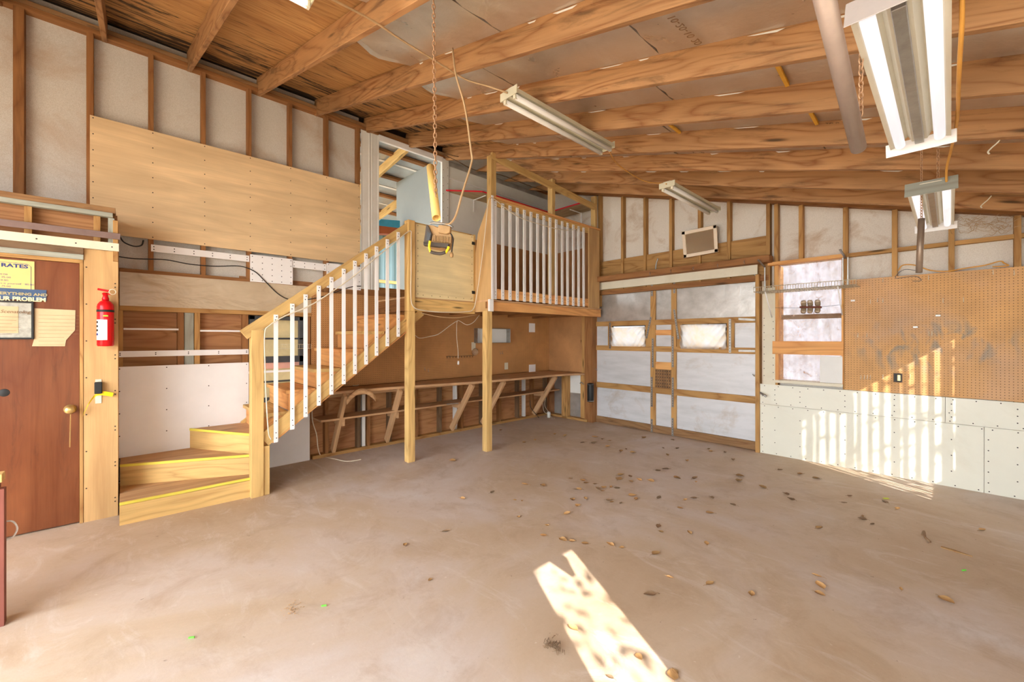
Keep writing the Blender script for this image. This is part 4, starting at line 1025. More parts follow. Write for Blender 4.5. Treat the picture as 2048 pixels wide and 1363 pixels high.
for nm, a, b in (('rail', z1b, z1t), ('rail', z2b, z2t), ('rail', z3b, z3t), ('bottom_rail', 0.005, z4t), ('rail', zt_, zt_ + .04)):
    box(nm, (x0, x1), (yg, yg + .028), (a, b), M['plate'] if nm == 'bottom_rail' else M['stud_lite'], gd)
for a, b in ((xa, xb), (xc, xd)): box('stile', (a, b), (yg + .002, yg + .029), (0.01, zt_), M['stud_lite'], gd)
for a, b in ((gx(140), gx(163)), (gx(330), gx(355)), (gx(487), gx(515)), (gx(740), gx(778))): box('window_stile', (a, b), (yg + .004, yg + .029), (z2t, z1b), M['stud_lite'], gd)
box('filler_board', (xb, xc), (yg + .006, yg + .028), (gz(420, 732), gz(420, 705)), M['orange'], gd)
box('filler_board', (xb, xc), (yg + .006, yg + .028), (gz(420, 905), gz(420, 868)), M['orange'], gd)
# drilled wooden block
blk = box('drilled_block', (xb, xc), (yg - .006, yg + .028), (gz(420, 1000), gz(420, 905)), M['plate'], gd)
bz_a, bz_b = gz(420, 1000), gz(420, 905)
v = []; f = []
for i in range(7):
    for jn in range(6):
        c = Vector((xb + (xc - xb) * (i + .5) / 7, yg - .007, bz_a + (bz_b - bz_a) * (jn + .5) / 6)); n0 = len(v)
        for k in range(6): v.append(c + Vector((.008 * math.cos(k * 1.047), 0, .008 * math.sin(k * 1.047))))
        f.append(tuple(range(n0, n0 + 6)))
geo('drilled_holes', v, f, M['black'], blk, smooth=False)
# perforated steel straps
def strap(p0, p1):
    a = PY(*Z8(*p0), yg - .008); b = PY(*Z8(*p1), yg - .008)
    o = board('perforated_strap', a, b, (1, 0, 0), .03, .004, M['steel'], gd); n = int((b - a).length / .035); v = []; f = []
    for i in range(n):
        c = a.lerp(b, (i + .5) / n) + Vector((0, -.004, 0)); n0 = len(v)
        for k in range(6): v.append(c + Vector((.0055 * math.cos(k * 1.047), 0, .0055 * math.sin(k * 1.047))))
        f.append(tuple(range(n0, n0 + 6)))
    geo('strap_holes', v, f, M['black'], o, smooth=False)
for p0, p1 in (((151, 668), (151, 800)), ((358, 640), (335, 748)), ((475, 603), (497, 752)), ((757, 650), (757, 820)), ((367, 748), (367, 895)), ((468, 738), (468, 893)), ((362, 943), (362, 1093)), ((468, 945), (468, 1095)), ((362, 1155), (362, 1222)), ((467, 1150), (467, 1240)), ((363, 460), (363, 535)), ((476, 447), (476, 520))): strap(p0, p1)
for p0, p1 in (((800, 650), (885, 655)), ((800, 810), (885, 812))): 
    a = PY(*Z8(*p0), yg - .006); b = PY(*Z8(*p1), yg - .006); board('perforated_strap', a, b, (0, 0, 1), .03, .004, M['steel'], gd)
tube('corner_bracket', [PY(*Z8(870, 408), yg - .03), PY(*Z8(892, 440), yg - .03)], .01, M['steel'], gd, sm=False)
for (u, v_) in ((85, 905), (880, 935)): tube('door_pull', [PY(*Z8(u - 8, v_ - 6), yg), PY(*Z8(u - 4, v_), yg - .03), PY(*Z8(u + 2, v_ + 4), yg)], .005, M['steel'], gd)
# curtains over the two door windows
def curtain(xa_, xb_, z0, z1, seed):
    nx, nz = 36, 18; v = []; f = []; rnd = random.Random(seed)
    for i in range(nx + 1):
        for j_ in range(nz + 1):
            s, t = i / nx, j_ / nz
            x = xa_ + (xb_ - xa_) * (s + .03 * math.sin(t * 5 + seed) * (1 - abs(2 * s - 1)))
            drop = (1 - t) ; sag = .5 * (1 - (2 * s - 1) ** 2)
            z = z1 - (z1 - z0) * (1 - t) - .012 * sag * t * 2 * math.sin(3 * s + seed)
            ph = abs(2 * s - 1) * 7 + (1 - t) * 5 * (1 if s < .5 else -1) * (.5 if s < .5 else -.5) * 2
            y = yg - .012 - .010 * math.sin(ph * 3.0) * (.3 + abs(2 * s - 1)) - .008 * math.sin(9 * t + 4 * s)
            v.append((x, y, z))
    for i in range(nx):
        for j_ in range(nz): a = i * (nz + 1) + j_; f.append((a, a + 1, a + nz + 2, a + nz + 1))
    return geo('curtain', v, f, M['cloth'])
tag(curtain(wlx0 - .01, wlx1 + .01, z2t - .01, z1b - .02, 1), 'cloth pinned over the left window of the garage door', 'curtain')
tag(curtain(wrx0 - .02, wrx1 + .0, z2t - .03, z1b - .01, 4), 'cloth pinned over the right window of the garage door', 'curtain')
for a, b in ((wlx0, wlx1), (wrx0, wrx1)):
    for xr, zr in (((a, a + .012), (z2t, z1b)), ((b - .012, b), (z2t, z1b)), ((a, b), (z1b - .012, z1b))): box('window_frame', xr, (yg + .0, yg + .03), zr, M['black'], gd)
    box('window_pane', (a, b), (yg + .034, yg + .037), (z2t, z1b), mat_trans('frosted_pane', '#c8cad0', .9), gd, bevel=0)

# ledge over the garage door
ldg = box('ledge_board', (PY(1174, 555, 5.72).x, 3.15), (5.70, YB - .012), (PY(1500, 527, 5.70).z, PY(1500, 515, 5.70).z + .01), M['stud'], None, .003)
tag(ldg, 'long dark wooden ledge with hooks over the garage door', 'ledge')
ldz = PY(1500, 517, 5.70).z
lx = .66
for k in range(5):
    xx = 1.6 + .32 * k
    tag(tube('ledge_hook', [(xx, 5.698, ldz - .02), (xx, 5.68, ldz - .022), (xx, 5.67, ldz - .045), (xx + .008, 5.678, ldz - .06)], .003, M['steel'], seg=5), 'small steel hook screwed in the dark ledge over the garage door', 'hook', 'hooks along the ledge')
tag(tube('spray_nozzle', [PY(1312, 545, 5.78), PY(1312, 530, 5.78), PY(1316, 516, 5.78)], [.018, .014] + [.01] * 11, M['steel'], seg=8), 'upright grey metal spout on the ledge over the garage door', 'spout')
# framed mirror leaning on studs
mi = empty('framed_mirror', PY(1400, 485, 5.8), 'tilted white-framed mirror hung on the studs over the garage door', 'mirror')
mc = [PY(*Z8(u, v_), 5.82) for u, v_ in ((515, 212), (690, 175), (698, 312), (525, 343))]
ctr = sum(mc, Vector()) / 4
fm_ = plain('peach_frame_paint', '#f0ddc4', .5, 0, .06, 5)
for i in range(4):
    a, b = mc[i], mc[(i + 1) % 4]; d = (b - a).normalized(); inw = (ctr - (a + b) / 2); inw = (inw - d * inw.dot(d)).normalized()
    board('frame', a + inw * .022, b + inw * .022, inw, .044, .022, fm_, mi, .002)
prism('mirror_glass', [ctr + (p - ctr) * .86 for p in mc], (0, .006, 0), M['mirror'], mi)
# black tube by the jamb
bk = empty('black_canister', PY(1181, 785, 5.74), 'black upright canister hanging on the garage door jamb', 'canister')
pc_ = PY(1181, 803, 5.76)
lathe('body', [(.0, 0), (.052, .002), (.055, .01), (.055, .30), (.05, .312), (.02, .318)], pc_, (0, 0, 1), M['black'], bk, 20)
lathe('rim', [(.058, 0), (.058, .014)], pc_ + Vector((0, 0, .29)), (0, 0, 1), M['dkgrey'], bk, 20); lathe('base_band', [(.058, 0), (.058, .012)], pc_ + Vector((0, 0, .01)), (0, 0, 1), M['steel'], bk, 20)
tag(tube('jamb_hook', [PY(1160, 766, 5.83), PY(1163, 764, 5.80), PY(1167, 768, 5.80)], .008, M['steel'], seg=6), 'small shiny latch on the post left of the garage door', 'latch')
tag(tube('jamb_latch', [PY(1521, 785, 5.80), PY(1527, 789, 5.76), PY(1533, 793, 5.76)], .013, M['steel'], seg=8), 'steel latch on the far post right of the garage door', 'latch')

# ================================================================== RIGHT PART OF THE FAR WALL
pgx0 = PY(1690, 600, YB).x
PG = box('pegboard', (pgx0, XR - .01), (YB - .012, YB - .004), (.872, 2.09), M['pegR'], None, bevel=0)
tag(PG, 'large orange-brown pegboard with blue-grey paint smears on the far wall', 'pegboard')
tag(box('fire_block', (3.1, pgx0), (YB - .05, YB + .03), (2.345, 2.385), M['orange']), 'orange wood ledge across the top of the dirty window', 'ledge')
for a, b in ((3.87, 4.235), (4.275, 4.64), (4.685, 5.05), (5.09, 5.85)):
    box('blocking', (a, b), (YB + .0, YB + .06), (2.35, 2.39), M['stud_lite'], wb_)
pk = box('plank', (PY(1545, 695, YB - .03).x, PY(1687, 695, YB - .03).x), (YB - .037, YB - .017), (PY(1616, 709, YB - .03).z, PY(1616, 682, YB - .03).z), M['orange'], None, .002)
tag(pk, 'orange pine plank nailed across the lower part of the dirty window', 'plank')
# wire shelf
ws = empty('wire_shelf', (3.5, 5.7, 1.75), 'white wire shelf with rusty wires in front of the dirty window', 'shelf')
s0, s1_ = PY(1507, 579, 5.56), PY(1712, 574, 5.56); zsh = (s0.z + s1_.z) / 2
v = []; f = []; xs0, xs1 = s0.x, s1_.x
for yy in (5.56, 5.66, 5.76, 5.86): tube_geo([(xs0, yy, zsh), (xs1, yy, zsh)], .0042, 6, v, f)
for dz in (0, .055): tube_geo([(xs0, 5.56, zsh + dz - .0), (xs1, 5.56, zsh + dz)], .0042, 6, v, f)
n = 38
for i in range(n + 1):
    x = xs0 + (xs1 - xs0) * i / n; tube_geo([(x, 5.56, zsh + .055), (x, 5.557, zsh), (x, 5.86, zsh)], .0026, 5, v, f)
geo('wires', v, f, plain('rusty_white_wire', '#dccfb6', .5, .1, .3, 20), ws)
for (u, a, b) in ((1531, 583, 633), (1676, 575, 628)):
    p = PY(u, a, 5.6); q = PY(u, a, 5.6); tube('diagonal_brace', [(p.x, 5.58, zsh), (p.x, YB - .015, zsh - .3)], .006, M['white'], ws, sm=False)
for k, u in enumerate((1531, 1692)):
    x = PY(u, 530, YB - .03).x
    sb_ = empty('shelf_bracket', (x, YB - .03, 2.3), ['steel bracket standing over the left end of the wire shelf', 'pair of steel brackets over the right end of the wire shelf'][k], 'bracket')
    for d_ in ((0,) if k == 0 else (-.025, .02)):
        board('upright', (x + d_, YB - .055, zsh + .03), (x + d_, YB - .055, 2.34), (1, 0, 0), .014, .012, M['steel'], sb_)
    board('arm', (x, YB - .055, 2.33), (x - .02, YB - .25, 2.40), (1, 0, 0), .02, .012, M['steel'], sb_)
# jar rack
jr = empty('jar_rack', PY(1621, 615, 5.80), 'wooden rail on a wire that carries the glass jars in the window', 'rack')
p0, p1 = PY(1600, 614, 5.78), PY(1643, 614, 5.78)
board('rail', p0, p1, (0, 0, 1), .022, .05, wood('dark_red_rail', '#6e3524', .4), jr)
tube('wire', [PY(1550, 615, 5.80), PY(1600, 615, 5.80), PY(1643, 613, 5.80), PY(1682, 609, 5.80)], .002, M['dkgrey'], jr, 5)
for i, u in enumerate((1607, 1620, 1635)):
    for jn, (v_, up_) in enumerate(((603, 1), (627, -1))):
        p = PY(u, v_, 5.77); ax = Vector((0, -.45, 1.0 if up_ > 0 else -.8)).normalized()
        jb = empty('glass_jar', p, '%s glass jar in the %s row of the window rail' % (['leftmost', 'middle', 'rightmost'][i], ['upper', 'lower'][jn]), 'jar', 'jars in the window')
        pr = [(.016, 0), (.026, .006), (.028, .015), (.028, .055), (.022, .062), (.022, .07)]
        st0 = Vector((p.x, 5.79, p0.z + (.008 if up_ > 0 else -.008)))
        lathe('jar_body', pr, st0, ax, M['glass'], jb, 14)
        lathe('lid', [(.024, 0), (.024, .012)], st0 - ax * .006, ax, wood('rusty_lid', '#9a6540', .3), jb, 14)
        lathe('contents', [(.012, 0), (.022, .006), (.022, .03)], st0 + ax * .008, ax, wood('screws_in_jar', '#8c7058', .5), jb, 10)
# outlet and hooks on the right pegboard
oz = PY(1796, 755, YB - .012)
ob = empty('outlet_box', oz, 'open dark electrical box in the right pegboard', 'outlet')
box('rim', (oz.x - .036, oz.x + .036), (YB - .018, YB - .0125), (oz.z - .048, oz.z + .048), M['stud_dark'], ob)
box('recess', (oz.x - .03, oz.x + .03), (YB - .0195, YB - .0181), (oz.z - .042, oz.z + .042), M['black'], ob)
box('receptacle', (oz.x - .004, oz.x + .02), (YB - .026, YB - .0196), (oz.z - .03, oz.z + .03), M['brass'], ob)
hk = [(1741, 600, .0), (1755, 597, 0), (1766, 598, 0), (1886, 598, 0), (1927, 596, 0), (1716, 667, 0), (1734, 667, 0), (1766, 750, 0), (1722, 751, 0), (1729, 751, 0), (1735, 751, 0), (1741, 751, 0), (1820, 750, 0), (1986, 541, 0), (1858, 664, 0), (1864, 664, 0), (1766, 557, 0), (1857, 552, 0), (2028, 542, 0)]
for u, v_, _ in hk:
    tag(tube('peg_hook', hook(PY(u, v_, YB - .013), (0, -1, 0)), .0024, M['cream'], seg=5), 'small pale peg hook on the large orange-brown pegboard', 'hook', 'peg hooks on the right pegboard')
for k, (u, v_) in enumerate(((1831, 654), (1876, 631), (1706, 601))):
    p = PY(u, v_, YB - .02)
    o = box('peg_clip', (p.x - .018, p.x + .018), (YB - .035, YB - .013), (p.z - .008, p.z + .01), M['steel'] if k < 2 else M['white']); tag(o, ['square steel peg clip above the blue smears, lower of two', 'square steel peg clip on the pegboard, upper of two', 'white peg clip near the upper left of the large pegboard'][k], 'clip')
# cord over pegboard
tag(tube('wall_cord', [PY(u, v_, YB - .02) for u, v_ in ((1796, 541), (1806, 530), (1830, 530), (1860, 540), (1895, 542), (1930, 536), (1970, 530), (2000, 522), (2008, 526), (2016, 531), (1985, 533))], .006, M['cord_y'], seg=6), 'yellowish cord looped along the top edge of the right pegboard', 'cord')
# spider webs and straw in the bay over the pegboard
rnd = random.Random(3); v = []; f = []
for k in range(90):
    p = PY(1905 + rnd.random() * 120, 430 + rnd.random() * 25 + rnd.random() * 15, YB - .02 - rnd.random() * .05)
    q = p + Vector((rnd.uniform(-.12, .12), rnd.uniform(-.03, .03), rnd.uniform(-.05, .05))); m_ = p.lerp(q, .5) + Vector((0, 0, rnd.uniform(-.03, .03)))
    tube_geo(catmull([p, m_, q], 3), .0018, 4, v, f, cap=False)
tag(geo('dry_straw', v, f, M['cord']), 'dusty webs and straw caught under the roof at the right end of the far wall', 'straw', kind='stuff')

# ================================================================== LIGHT FIXTURES
def shoplight(name, x, y0, y1, z, label, mat_tube, lit=False):
    e_ = empty(name, (x, (y0 + y1) / 2, z), label, 'light fixture', 'twin tube shop lights')
    # channel housing
    prof = [(-.085, .0), (-.085, .03), (-.035, .06), (.035, .06), (.085, .03), (.085, .0), (.07, .012), (.02, .02), (.012, .004), (-.012, .004), (-.02, .02), (-.07, .012)]
    prism('housing', [(x + a, y0, z + b) for a, b in prof], (0, y1 - y0, 0), M['fixture'], e_, grain=(0, 1, 0))
    for s in (-1, 1): tube('lamp_tube', [(x + s * .05, y0 + .02, z - .012), (x + s * .05, y1 - .02, z - .012)], .019, mat_tube, e_, 14, False)
    for yy in (y0, y1):
        box('end_plate', (x - .087, x + .087), (yy - .004, yy + .004), (z - .005, z + .054), M['fixture'], e_)
        for s in (-1, 1): box('lamp_holder', (x + s * .05 - .012, x + s * .05 + .012), (yy + (.006 if yy == y0 else -.028), yy + (.028 if yy == y0 else -.006)), (z - .03, z + .006), M['cream'], e_)
    return e_
shoplight('ceiling_light', 2.5, 1.99, 3.21, 3.165, 'unlit cream twin-tube light on the rafters above the loft front', M['tube_off'])
shoplight('ceiling_light', 2.62, 4.14, 5.38, 3.03, 'unlit cream twin-tube light farther back near the garage door', M['tube_off'])
shoplight('ceiling_light', 2.5, -.52, .68, 3.13, 'lit twin-tube light at the top edge of the picture, only its end showing', M['tube_dim'])
def wraplight(x, y0, y1, z, label):
    e_ = empty('hanging_light', (x, (y0 + y1) / 2, z), label, 'light fixture', 'hanging white lights over the right side')
    prof = [(-.102, .0), (-.10, .02), (-.045, .06), (.045, .06), (.10, .02), (.102, .0), (.088, .004), (.04, .045), (.026, .016), (-.026, .016), (-.04, .045), (-.088, .004)]
    prism('reflector', [(x + a, y0, z + b) for a, b in prof], (0, y1 - y0, 0), M['cream'], e_, grain=(0, 1, 0))
    for s in (-1, 1): tube('lamp_tube', [(x + s * .066, y0 + .01, z + .005), (x + s * .066, y1 - .02, z + .005)], .019, M['tube_on'], e_, 14, False)
    box('ballast_cover', (x - .016, x + .016), (y0 + .01, y1 - .01), (z - .004, z + .02), M['steel'], e_)
    board('end_plate', (x - .115, y0 - .01, z + .03), (x + .115, y0 - .01, z + .03), (0, .45, 1), .10, .003, plain('grey_end_plate', '#c0b6b0', .6) if k_ == 0 else M['grey_wood'], e_)
    board('end_plate', (x - .12, y1 + .01, z + .0), (x + .12, y1 + .01, z + .0), (0, -.45, 1), .06, .003, M['white'], e_)
    return e_
k_ = 0
L4 = wraplight(4.556, 1.56, 2.74, 2.37, 'large lit white reflector light hanging near the top right corner'); k_ = 1
L5 = wraplight(4.573, 3.58, 4.75, 2.34, 'smaller looking lit white light hanging farther back before the far wall')
for (x, y) in ((4.556, 1.7), (4.556, 2.6)): chain('support_chain', (x + .03, y, 2.43), (x + .03, y, rb(x) + .0), M['chain'], L4)
for (x, y) in ((4.573, 3.7), (4.573, 4.65)): chain('support_chain', (x + .03, y, 2.40), (x + .03, y, rb(x) + .0), M['chain'], L5)
# cables between lights
def roofpt(u, v_, off=.02):
    d = ray(u, v_); o_ = Vector((CX, 0, H)); t = (rb(0) - off - .292 * o_.x - o_.z) / (d.z + .292 * d.x); return o_ + d * t
tag(tube('power_cable', [Vector((2.5, .70, 3.17))] + [roofpt(u, v_) for u, v_ in ((740, 38), (800, 78), (868, 120), (930, 158), (975, 172))] + [Vector((2.5, 1.98, 3.19))], .006, M['cord'], seg=6), 'tan cord running under the rafters between the first two shop lights', 'cord')
tag(tube('power_cable', [Vector((2.52, 3.22, 3.16))] + [roofpt(u, v_) for u, v_ in ((1232, 325), (1258, 345), (1290, 362))] + [Vector((2.62, 4.13, 3.06))], .006, M['cord_y'], seg=6), 'tan cord drooping between the second and the far shop light', 'cord')
tag(tube('power_cable', [PT(u, v_, t) for u, v_, t in ((1924, -40, 1.15), (1924, 40, 1.2), (1920, 110, 1.3), (1917, 170, 1.45), (1914, 240, 1.8), (1902, 300, 2.2), (1893, 340, 2.4), (1894, 384, 2.5))], .006, M['cord_y'], seg=6), 'yellow-tan cord beside the big hanging light running to the next one', 'cord')

# ================================================================== CHAINS, PIPES, WORK LIGHT
P = lambda u, v_, t: PT(u, v_, t)
t0 = 2.03
hc = empty('hanging_chain', P(868, 0, t0), 'long rusty chain dropping from a rafter to the work light', 'chain')
top_ = P(867, 0, t0); bot_ = P(872, 440, t0)
chain('chain_links', Vector((top_.x, top_.y, rb(top_.x) + .0)), bot_, M['chain'], hc, .03, .0026, .008)
ct = empty('cardboard_tube', P(868, 380, t0), 'yellow cardboard tube hanging beside the chain above the work light', 'tube')
tubm = plain('yellow_tube_card', '#efc777', .6, 0, .08, 4)
pipe('tube_wall', P(861, 334, t0 + .15), P(873, 436, t0 - .06), .021, .003, tubm, ct)
wkl = empty('work_light', P(877, 475, t0), 'dusty halogen work light with yellow handle hanging from the chain', 'work light')
Z9 = lambda u, v_: (820 + u / 6.19, 420 + v_ / 6.19)
def W9(u, v_, dt=0): return PT(*Z9(u, v_), t0 + dt)
dust = plain('dusty_tan_case', '#b08c60', .7, 0, .2, 14); dblk = plain('dusty_black_case', '#4a4038', .6, 0, .3, 14)
prism('housing', [W9(u, v_) for u, v_ in ((205, 178), (290, 185), (520, 290), (500, 420), (440, 470), (190, 435))], FWD * .09, dust, wkl, .004)
for k in range(13):
    u = 290 + 18 * k; board('cooling_fin', W9(u, 310 + k * 1.5, -.006), W9(u - 4, 385 + k * 2, -.006), FWD, .014, .0035, dust, wkl, 0)
prism('glass_frame', [W9(u, v_, -.012) for u, v_ in ((200, 178), (225, 185), (275, 300), (240, 420), (165, 425))], FWD * .02, dblk, wkl, .002)
prism('front_glass', [W9(u, v_, -.016) for u, v_ in ((210, 260), (262, 290), (240, 375), (200, 368))], FWD * .004, M['dkgrey'], wkl)
prism('lower_rim', [W9(u, v_, -.012) for u, v_ in ((165, 385), (485, 412), (470, 465), (165, 432))], FWD * .03, dblk, wkl, .002)
prism('junction_box', [W9(u, v_, -.02) for u, v_ in ((350, 180), (500, 195), (495, 275), (455, 292), (345, 275))], FWD * .04, dust, wkl, .003)
tube('handle_grip', [W9(u, v_, -.03) for u, v_ in ((255, 515), (300, 530), (380, 538), (440, 520))], .0075, dblk, wkl, 10)
for pts in (((248, 380), (238, 450), (255, 520)), ((480, 450), (465, 490), (440, 530))):
    tube('handle_arm', [W9(u, v_, -.03) for u, v_ in pts], .006, M['yellowp'], wkl, 8)
tube('mounting_bar', [W9(250, 165, 0), W9(300, 158, 0), W9(460, 178, 0), W9(530, 215, 0)], .006, M['steel'], wkl, 6)
tube('power_lead', [W9(500, 285), W9(522, 320), W9(533, 380), W9(522, 470), W9(515, 530)], .003, M['black'], wkl, 6)
box_p = W9(515, 560); lathe('plug', [(.008, 0), (.01, .01), (.008, .02), (.003, .025)], box_p - Vector((0, 0, .008)), (0, 0, 1), dust, wkl, 10)
# cord from rafter to work light
tag(tube('work_light_cable', [roofpt(905, 97, .0), P(912, 150, 2.3), P(930, 215, 2.25), P(942, 300, 2.2), P(943, 325, 2.2), P(925, 385, 2.1), P(912, 430, 2.05), P(900, 447, 2.03), P(888, 448, 2.03)], .0055, M['cord'], seg=6), 'brown cord hanging from a rafter in a bent line to the work light', 'cord')
# right side pipes
pa = PT(1717, 296, 1.42); pb = PT(1652, 10, 1.03); d_ = pb - pa
mp = empty('metal_pipe', pa, 'slanting grey metal pipe hanging near the large light, top right', 'pipe')
pipe('pipe_wall', pa, pa + d_ * 1.25, .0225, .002, plain('dull_grey_pipe', '#b5a295', .45, .5, .15, 9), mp)
ca = PT(1722, 232, 1.36); cq = PT(1719, 0, 1.30)
o = empty('hanging_chain', ca, 'rusty chain beside the slanting grey pipe, top right', 'chain')
chain('chain_links', Vector((ca.x, ca.y, rb(ca.x))), ca, M['chain'], o, .026, .0022, .007)
pa = PT(1843, 437, 2.6); pb = PT(1838, 545, 2.6)
mp = empty('metal_pipe', pa, 'short grey conduit pipe hanging before the right pegboard', 'pipe')
pipe('pipe_wall', Vector((pa.x, pa.y, pa.z)), pb, .0165, .002, plain('conduit_grey', '#94806e', .45, .5, .2, 9), mp)
o = empty('hanging_chain', pa, 'chain holding the short conduit pipe below the far rafters', 'chain')
chain('chain_links', Vector((pa.x, pa.y, rb(pa.x))), pa + Vector((0, 0, -.04)), M['chain'], o, .024, .002, .006)
tag(tube('bent_wires', [pb + Vector((0, 0, .01)), pb + Vector((-.07, .02, .03)), pb + Vector((-.11, .02, -.02)), pb + Vector((-.02, 0, -.02)), pb + Vector((.01, 0, -.05)), pb + Vector((-.03, 0, -.05))], .0018, M['dkgrey'], seg=5), 'thin bent wires at the lower end of the conduit pipe', 'wire')
for u, v_, lab in ((1995, 285, 'bent white clip on a rafter above the right pegboard'), (1975, 400, 'bent white clip on the last rafter near the straw')):
    p = roofpt(u, v_, .0)
    tag(tube('rafter_clip', [p + Vector((.02, .0, .03)), p, p + Vector((-.02, 0, -.02)), p + Vector((-.035, 0, -.04)), p + Vector((-.03, 0, -.055))], .004, M['cream'], seg=6), lab, 'clip')

# ================================================================== CABINET AT THE LEFT EDGE
cbn = empty('cabinet', (1.1, -.8, 0), 'dark red-brown wooden cabinet cut off by the left edge of the picture', 'cabinet')
redw = wood('red_brown_cabinet', '#8a4a3c', .4, .1, False, 4)
box('body', (1.29, 1.385), (-1.2, -.47), (0.0, .70), redw, cbn, long=2)
box('corner_stile', (1.345, 1.395), (-.47, -.445), (0, .69), redw, cbn)
box('top', (1.32, 1.40), (-1.25, -.452), (.725, .765), M['yellow'], cbn)
rg = [Vector((1.30 + .0, -.44 + .035 * math.sin(a_ * .6), .50 + .05 * math.cos(a_ * .6))) for a_ in range(0, 7)]
tube('ring_pull', [Vector((1.30, -.46, .50)), Vector((1.30, -.43, .49)), Vector((1.30, -.415, .45)), Vector((1.30, -.43, .41)), Vector((1.30, -.46, .40))], .004, M['white'], cbn, 8)

# ================================================================== LEAVES AND LITTER ON THE FLOOR
def leaf_mesh(seed, dark):
    rnd = random.Random(seed); L = 8; v = []; f = []; ln = rnd.uniform(.04, .062); wd = ln * rnd.uniform(.22, .4); cu = rnd.uniform(.25, .7); tw = rnd.uniform(-.5, .5)
    for i in range(L + 1):
        s = i / L; w = wd * math.sin(math.pi * s ** .8) ** .8 + .0006; x = (s - .5) * ln; z0 = cu * ln * .5 * (s - .4) ** 2 * 2 + .002
        for k in (-1, -.5, 0, .5, 1):
            a = cu * 1.1
            y = k * w * math.cos(a * abs(k)); z = z0 + abs(k) * w * math.sin(a) + tw * k * w * (s - .5) + rnd.uniform(-.001, .001)
            v.append((x, y, max(.0005, z)))
    for i in range(L):
        for k in range(4): a = i * 5 + k; f.append((a, a + 1, a + 6, a + 5))
    v2, f2 = tube_geo([(-ln / 2, 0, v[2][2]), (-ln / 2 - .008, .001, v[2][2] + .001), (-ln / 2 - .016, .003, .002)], .0007, 4)
    b = len(v); v += [tuple(q) for q in v2]; f += [tuple(b + i for i in q) for q in f2]
    me = bpy.data.meshes.new('leaf'); me.from_pydata(v, [], f); me.materials.append(M['leaf_d' if dark else 'leaf'])
    for p in me.polygons: p.use_smooth = True
    return me
LM = [leaf_mesh(i, False) for i in range(7)]; LD = [leaf_mesh(20 + i, True) for i in range(3)]
spots = [(1070, 880), (1048, 885), (1153, 979), (1141, 957), (1086, 972), (1050, 969), (1044, 1002), (1158, 979), (1165, 961), (1172, 966), (1190, 968), (1196, 978), (1207, 975), (1222, 974), (1238, 958), (1242, 950), (1262, 963), (1261, 953), (1278, 960), (1302, 963), (1316, 942), (1331, 938), (1352, 955), (1356, 956), (1390, 957), (1335, 910), (1326, 896), (1374, 922), (1422, 903), (1418, 898), (1392, 964), (1252, 898), (1220, 881), (1205, 878), (1145, 1000), (1171, 997), (1205, 982), (1218, 1001), (1224, 1004), (1234, 977), (1242, 1006), (1265, 991), (1272, 998), (1318, 995), (1371, 1000), (1360, 1016), (1387, 996), (1424, 996), (1466, 1010), (1420, 1026), (1155, 1012), (1134, 1028), (1094, 1051), (1087, 1071), (1126, 1081), (1145, 1082), (1170, 1087), (1037, 1034), (1243, 1096), (1312, 1108), (1413, 1087), (1379, 1066), (1322, 1064), (1317, 1053), (1299, 1189), (1340, 1155), (1220, 1090), (1420, 1168), (1503, 1188), (1640, 1168), (1640, 1172), (1634, 1152), (1640, 1055), (1638, 1056), (1582, 999), (1688, 1005), (1725, 1033), (1745, 1048), (1725, 1039), (1632, 957), (1802, 1178), (1640, 1189), (1893, 1201), (1700, 992), (1525, 975), (1573, 989), (1770, 1003), (1795, 1018), (1965, 1060), (1350, 1345), (1345, 1350), (1220, 1355), (1146, 1257), (1278, 1315), (1002, 860), (1110, 868), (1130, 872), (1165, 885), (1188, 886), (1190, 874), (1216, 893), (1242, 902), (1266, 905), (1288, 876), (1345, 880), (1355, 897), (905, 922), (892, 1062), (860, 1160), (810, 1090), (1480, 952), (1477, 962), (1466, 920), (1450, 905), (1560, 940), (1600, 948), (925, 998), (985, 985), (1030, 1000)]
dark_i = {2, 3, 11, 20, 21, 26, 37, 48, 72, 75, 113, 114}
for i, (u, v_) in enumerate(spots):
    p = PZ(u, v_); me = random.choice(LD if i in dark_i or random.random() < .22 else LM)
    o = bpy.data.objects.new('dry_leaf', me); s = random.uniform(.8, 1.45) * (1.15 if v_ < 1000 else .9)
    mw = Matrix.Translation((p.x, p.y, 0)) @ Matrix.Rotation(random.uniform(0, 6.28), 4, 'Z') @ Matrix.Scale(s, 4)
    place(o, mw, None)
    tag(o, 'dry curled leaf lying on the concrete floor', 'leaf', 'dry leaves scattered on the floor')
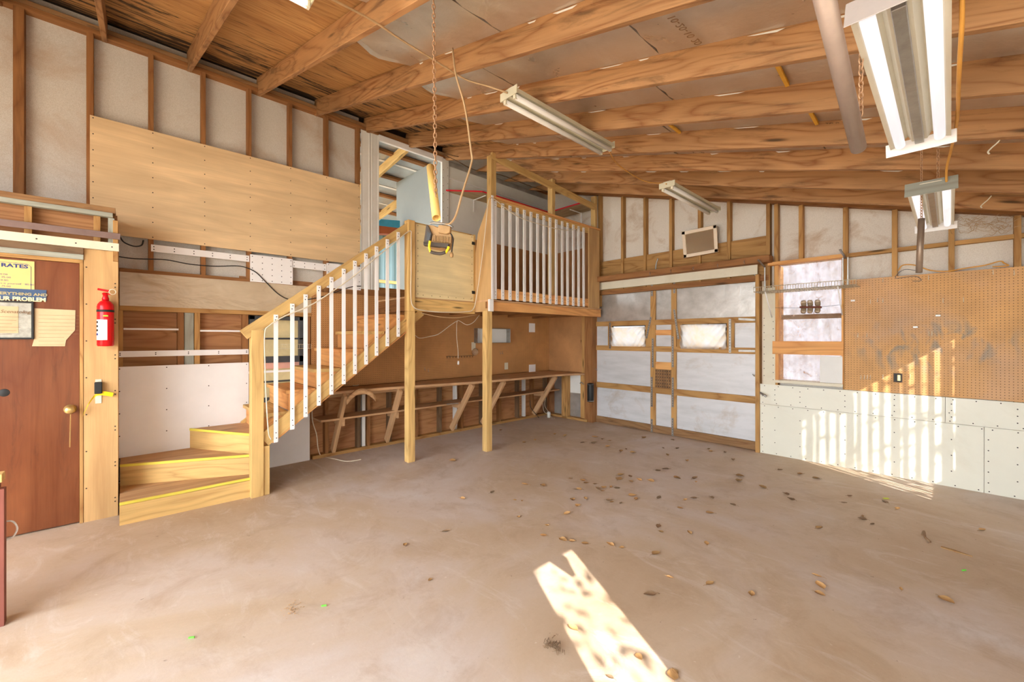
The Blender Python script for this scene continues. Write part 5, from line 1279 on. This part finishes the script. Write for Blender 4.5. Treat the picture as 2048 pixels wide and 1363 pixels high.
# a few individual scraps
def scrap(name, u, v_, L, W_, rot, mat, label, cat):
    p = PZ(u, v_); d = Vector((math.cos(rot), math.sin(rot), 0))
    tag(board(name, p - d * L / 2 + Vector((0, 0, .004)), p + d * L / 2 + Vector((0, 0, .006)), (0, 0, 1), .006, W_, mat, None, 0), label, cat)
a = PZ(1882, 1094); b = PZ(1945, 1113); n_ = (b - a).normalized().cross(Vector((0, 0, 1)))
tag(prism('bark_strip', [a + n_ * .008, a - n_ * .016, a.lerp(b, .4) - n_ * .02, b - n_ * .002, b + n_ * .002, a.lerp(b, .5) + n_ * .008], (0, 0, .006), M['leaf']), 'long tapering brown strip of bark on the floor at the right', 'bark')
tag(tube('twig_curl', [PZ(1845, 1072) + Vector((0, 0, .012)), PZ(1848, 1070) + Vector((0, 0, .03)), PZ(1850, 1077) + Vector((0, 0, .014)), PZ(1856, 1082) + Vector((0, 0, .01)), PZ(1860, 1085) + Vector((0, 0, .008))], .008, M['leaf_d'], seg=6), 'dark curled seed pod on the floor left of the bark strip', 'seed pod')
lime = plain('lime_plastic', '#6fe04a', .4)
for u, v_, lab in ((1928, 1141, 'small lime green plastic scrap on the floor at the right'), (648, 1212, 'tiny lime green scrap on the floor in the left foreground'), (383, 1276, 'tiny lime green scrap nearest the bottom left of the floor')):
    scrap('green_scrap', u, v_, .026, .006, .9, lime, lab, 'scrap')
p = PZ(1772, 997); scrap('yellow_scrap', 1772, 997, .04, .02, .7, plain('yellow_green_scrap', '#c8cf4a', .6), 'yellow-green scrap on the floor near the white far wall panels', 'scrap')
rnd = random.Random(11); v = []; f = []
c0 = PZ(1105, 1293)
for k in range(40):
    q = c0 + Vector((rnd.gauss(0, .022), rnd.gauss(0, .014), rnd.uniform(.003, .018))); d_ = Vector((rnd.uniform(-1, 1), rnd.uniform(-1, 1), rnd.uniform(-.2, .2))) * .02
    tube_geo([q - d_, q + d_ * .3 + Vector((0, 0, .004)), q + d_], .0013, 4, v, f)
tag(geo('moss_tuft', v, f, M['leaf_d']), 'small tangled tuft of dry moss on the floor left of the sun patch', 'tuft', kind='stuff')
v = []; f = []; c0 = PZ(585, 1219)
for k in range(70):
    q = c0 + Vector((rnd.gauss(0, .035), rnd.gauss(0, .022), .003)); n0 = len(v); s = rnd.uniform(.003, .007)
    v += [q, q + Vector((s, .001, .001)), q + Vector((s, s, .003)), q + Vector((0, s, .001))]; f.append((n0, n0 + 1, n0 + 2, n0 + 3))
tag(geo('leaf_crumbs', v, f, M['leaf']), 'scatter of orange-brown leaf crumbs on the floor in the left foreground', 'crumbs', kind='stuff')
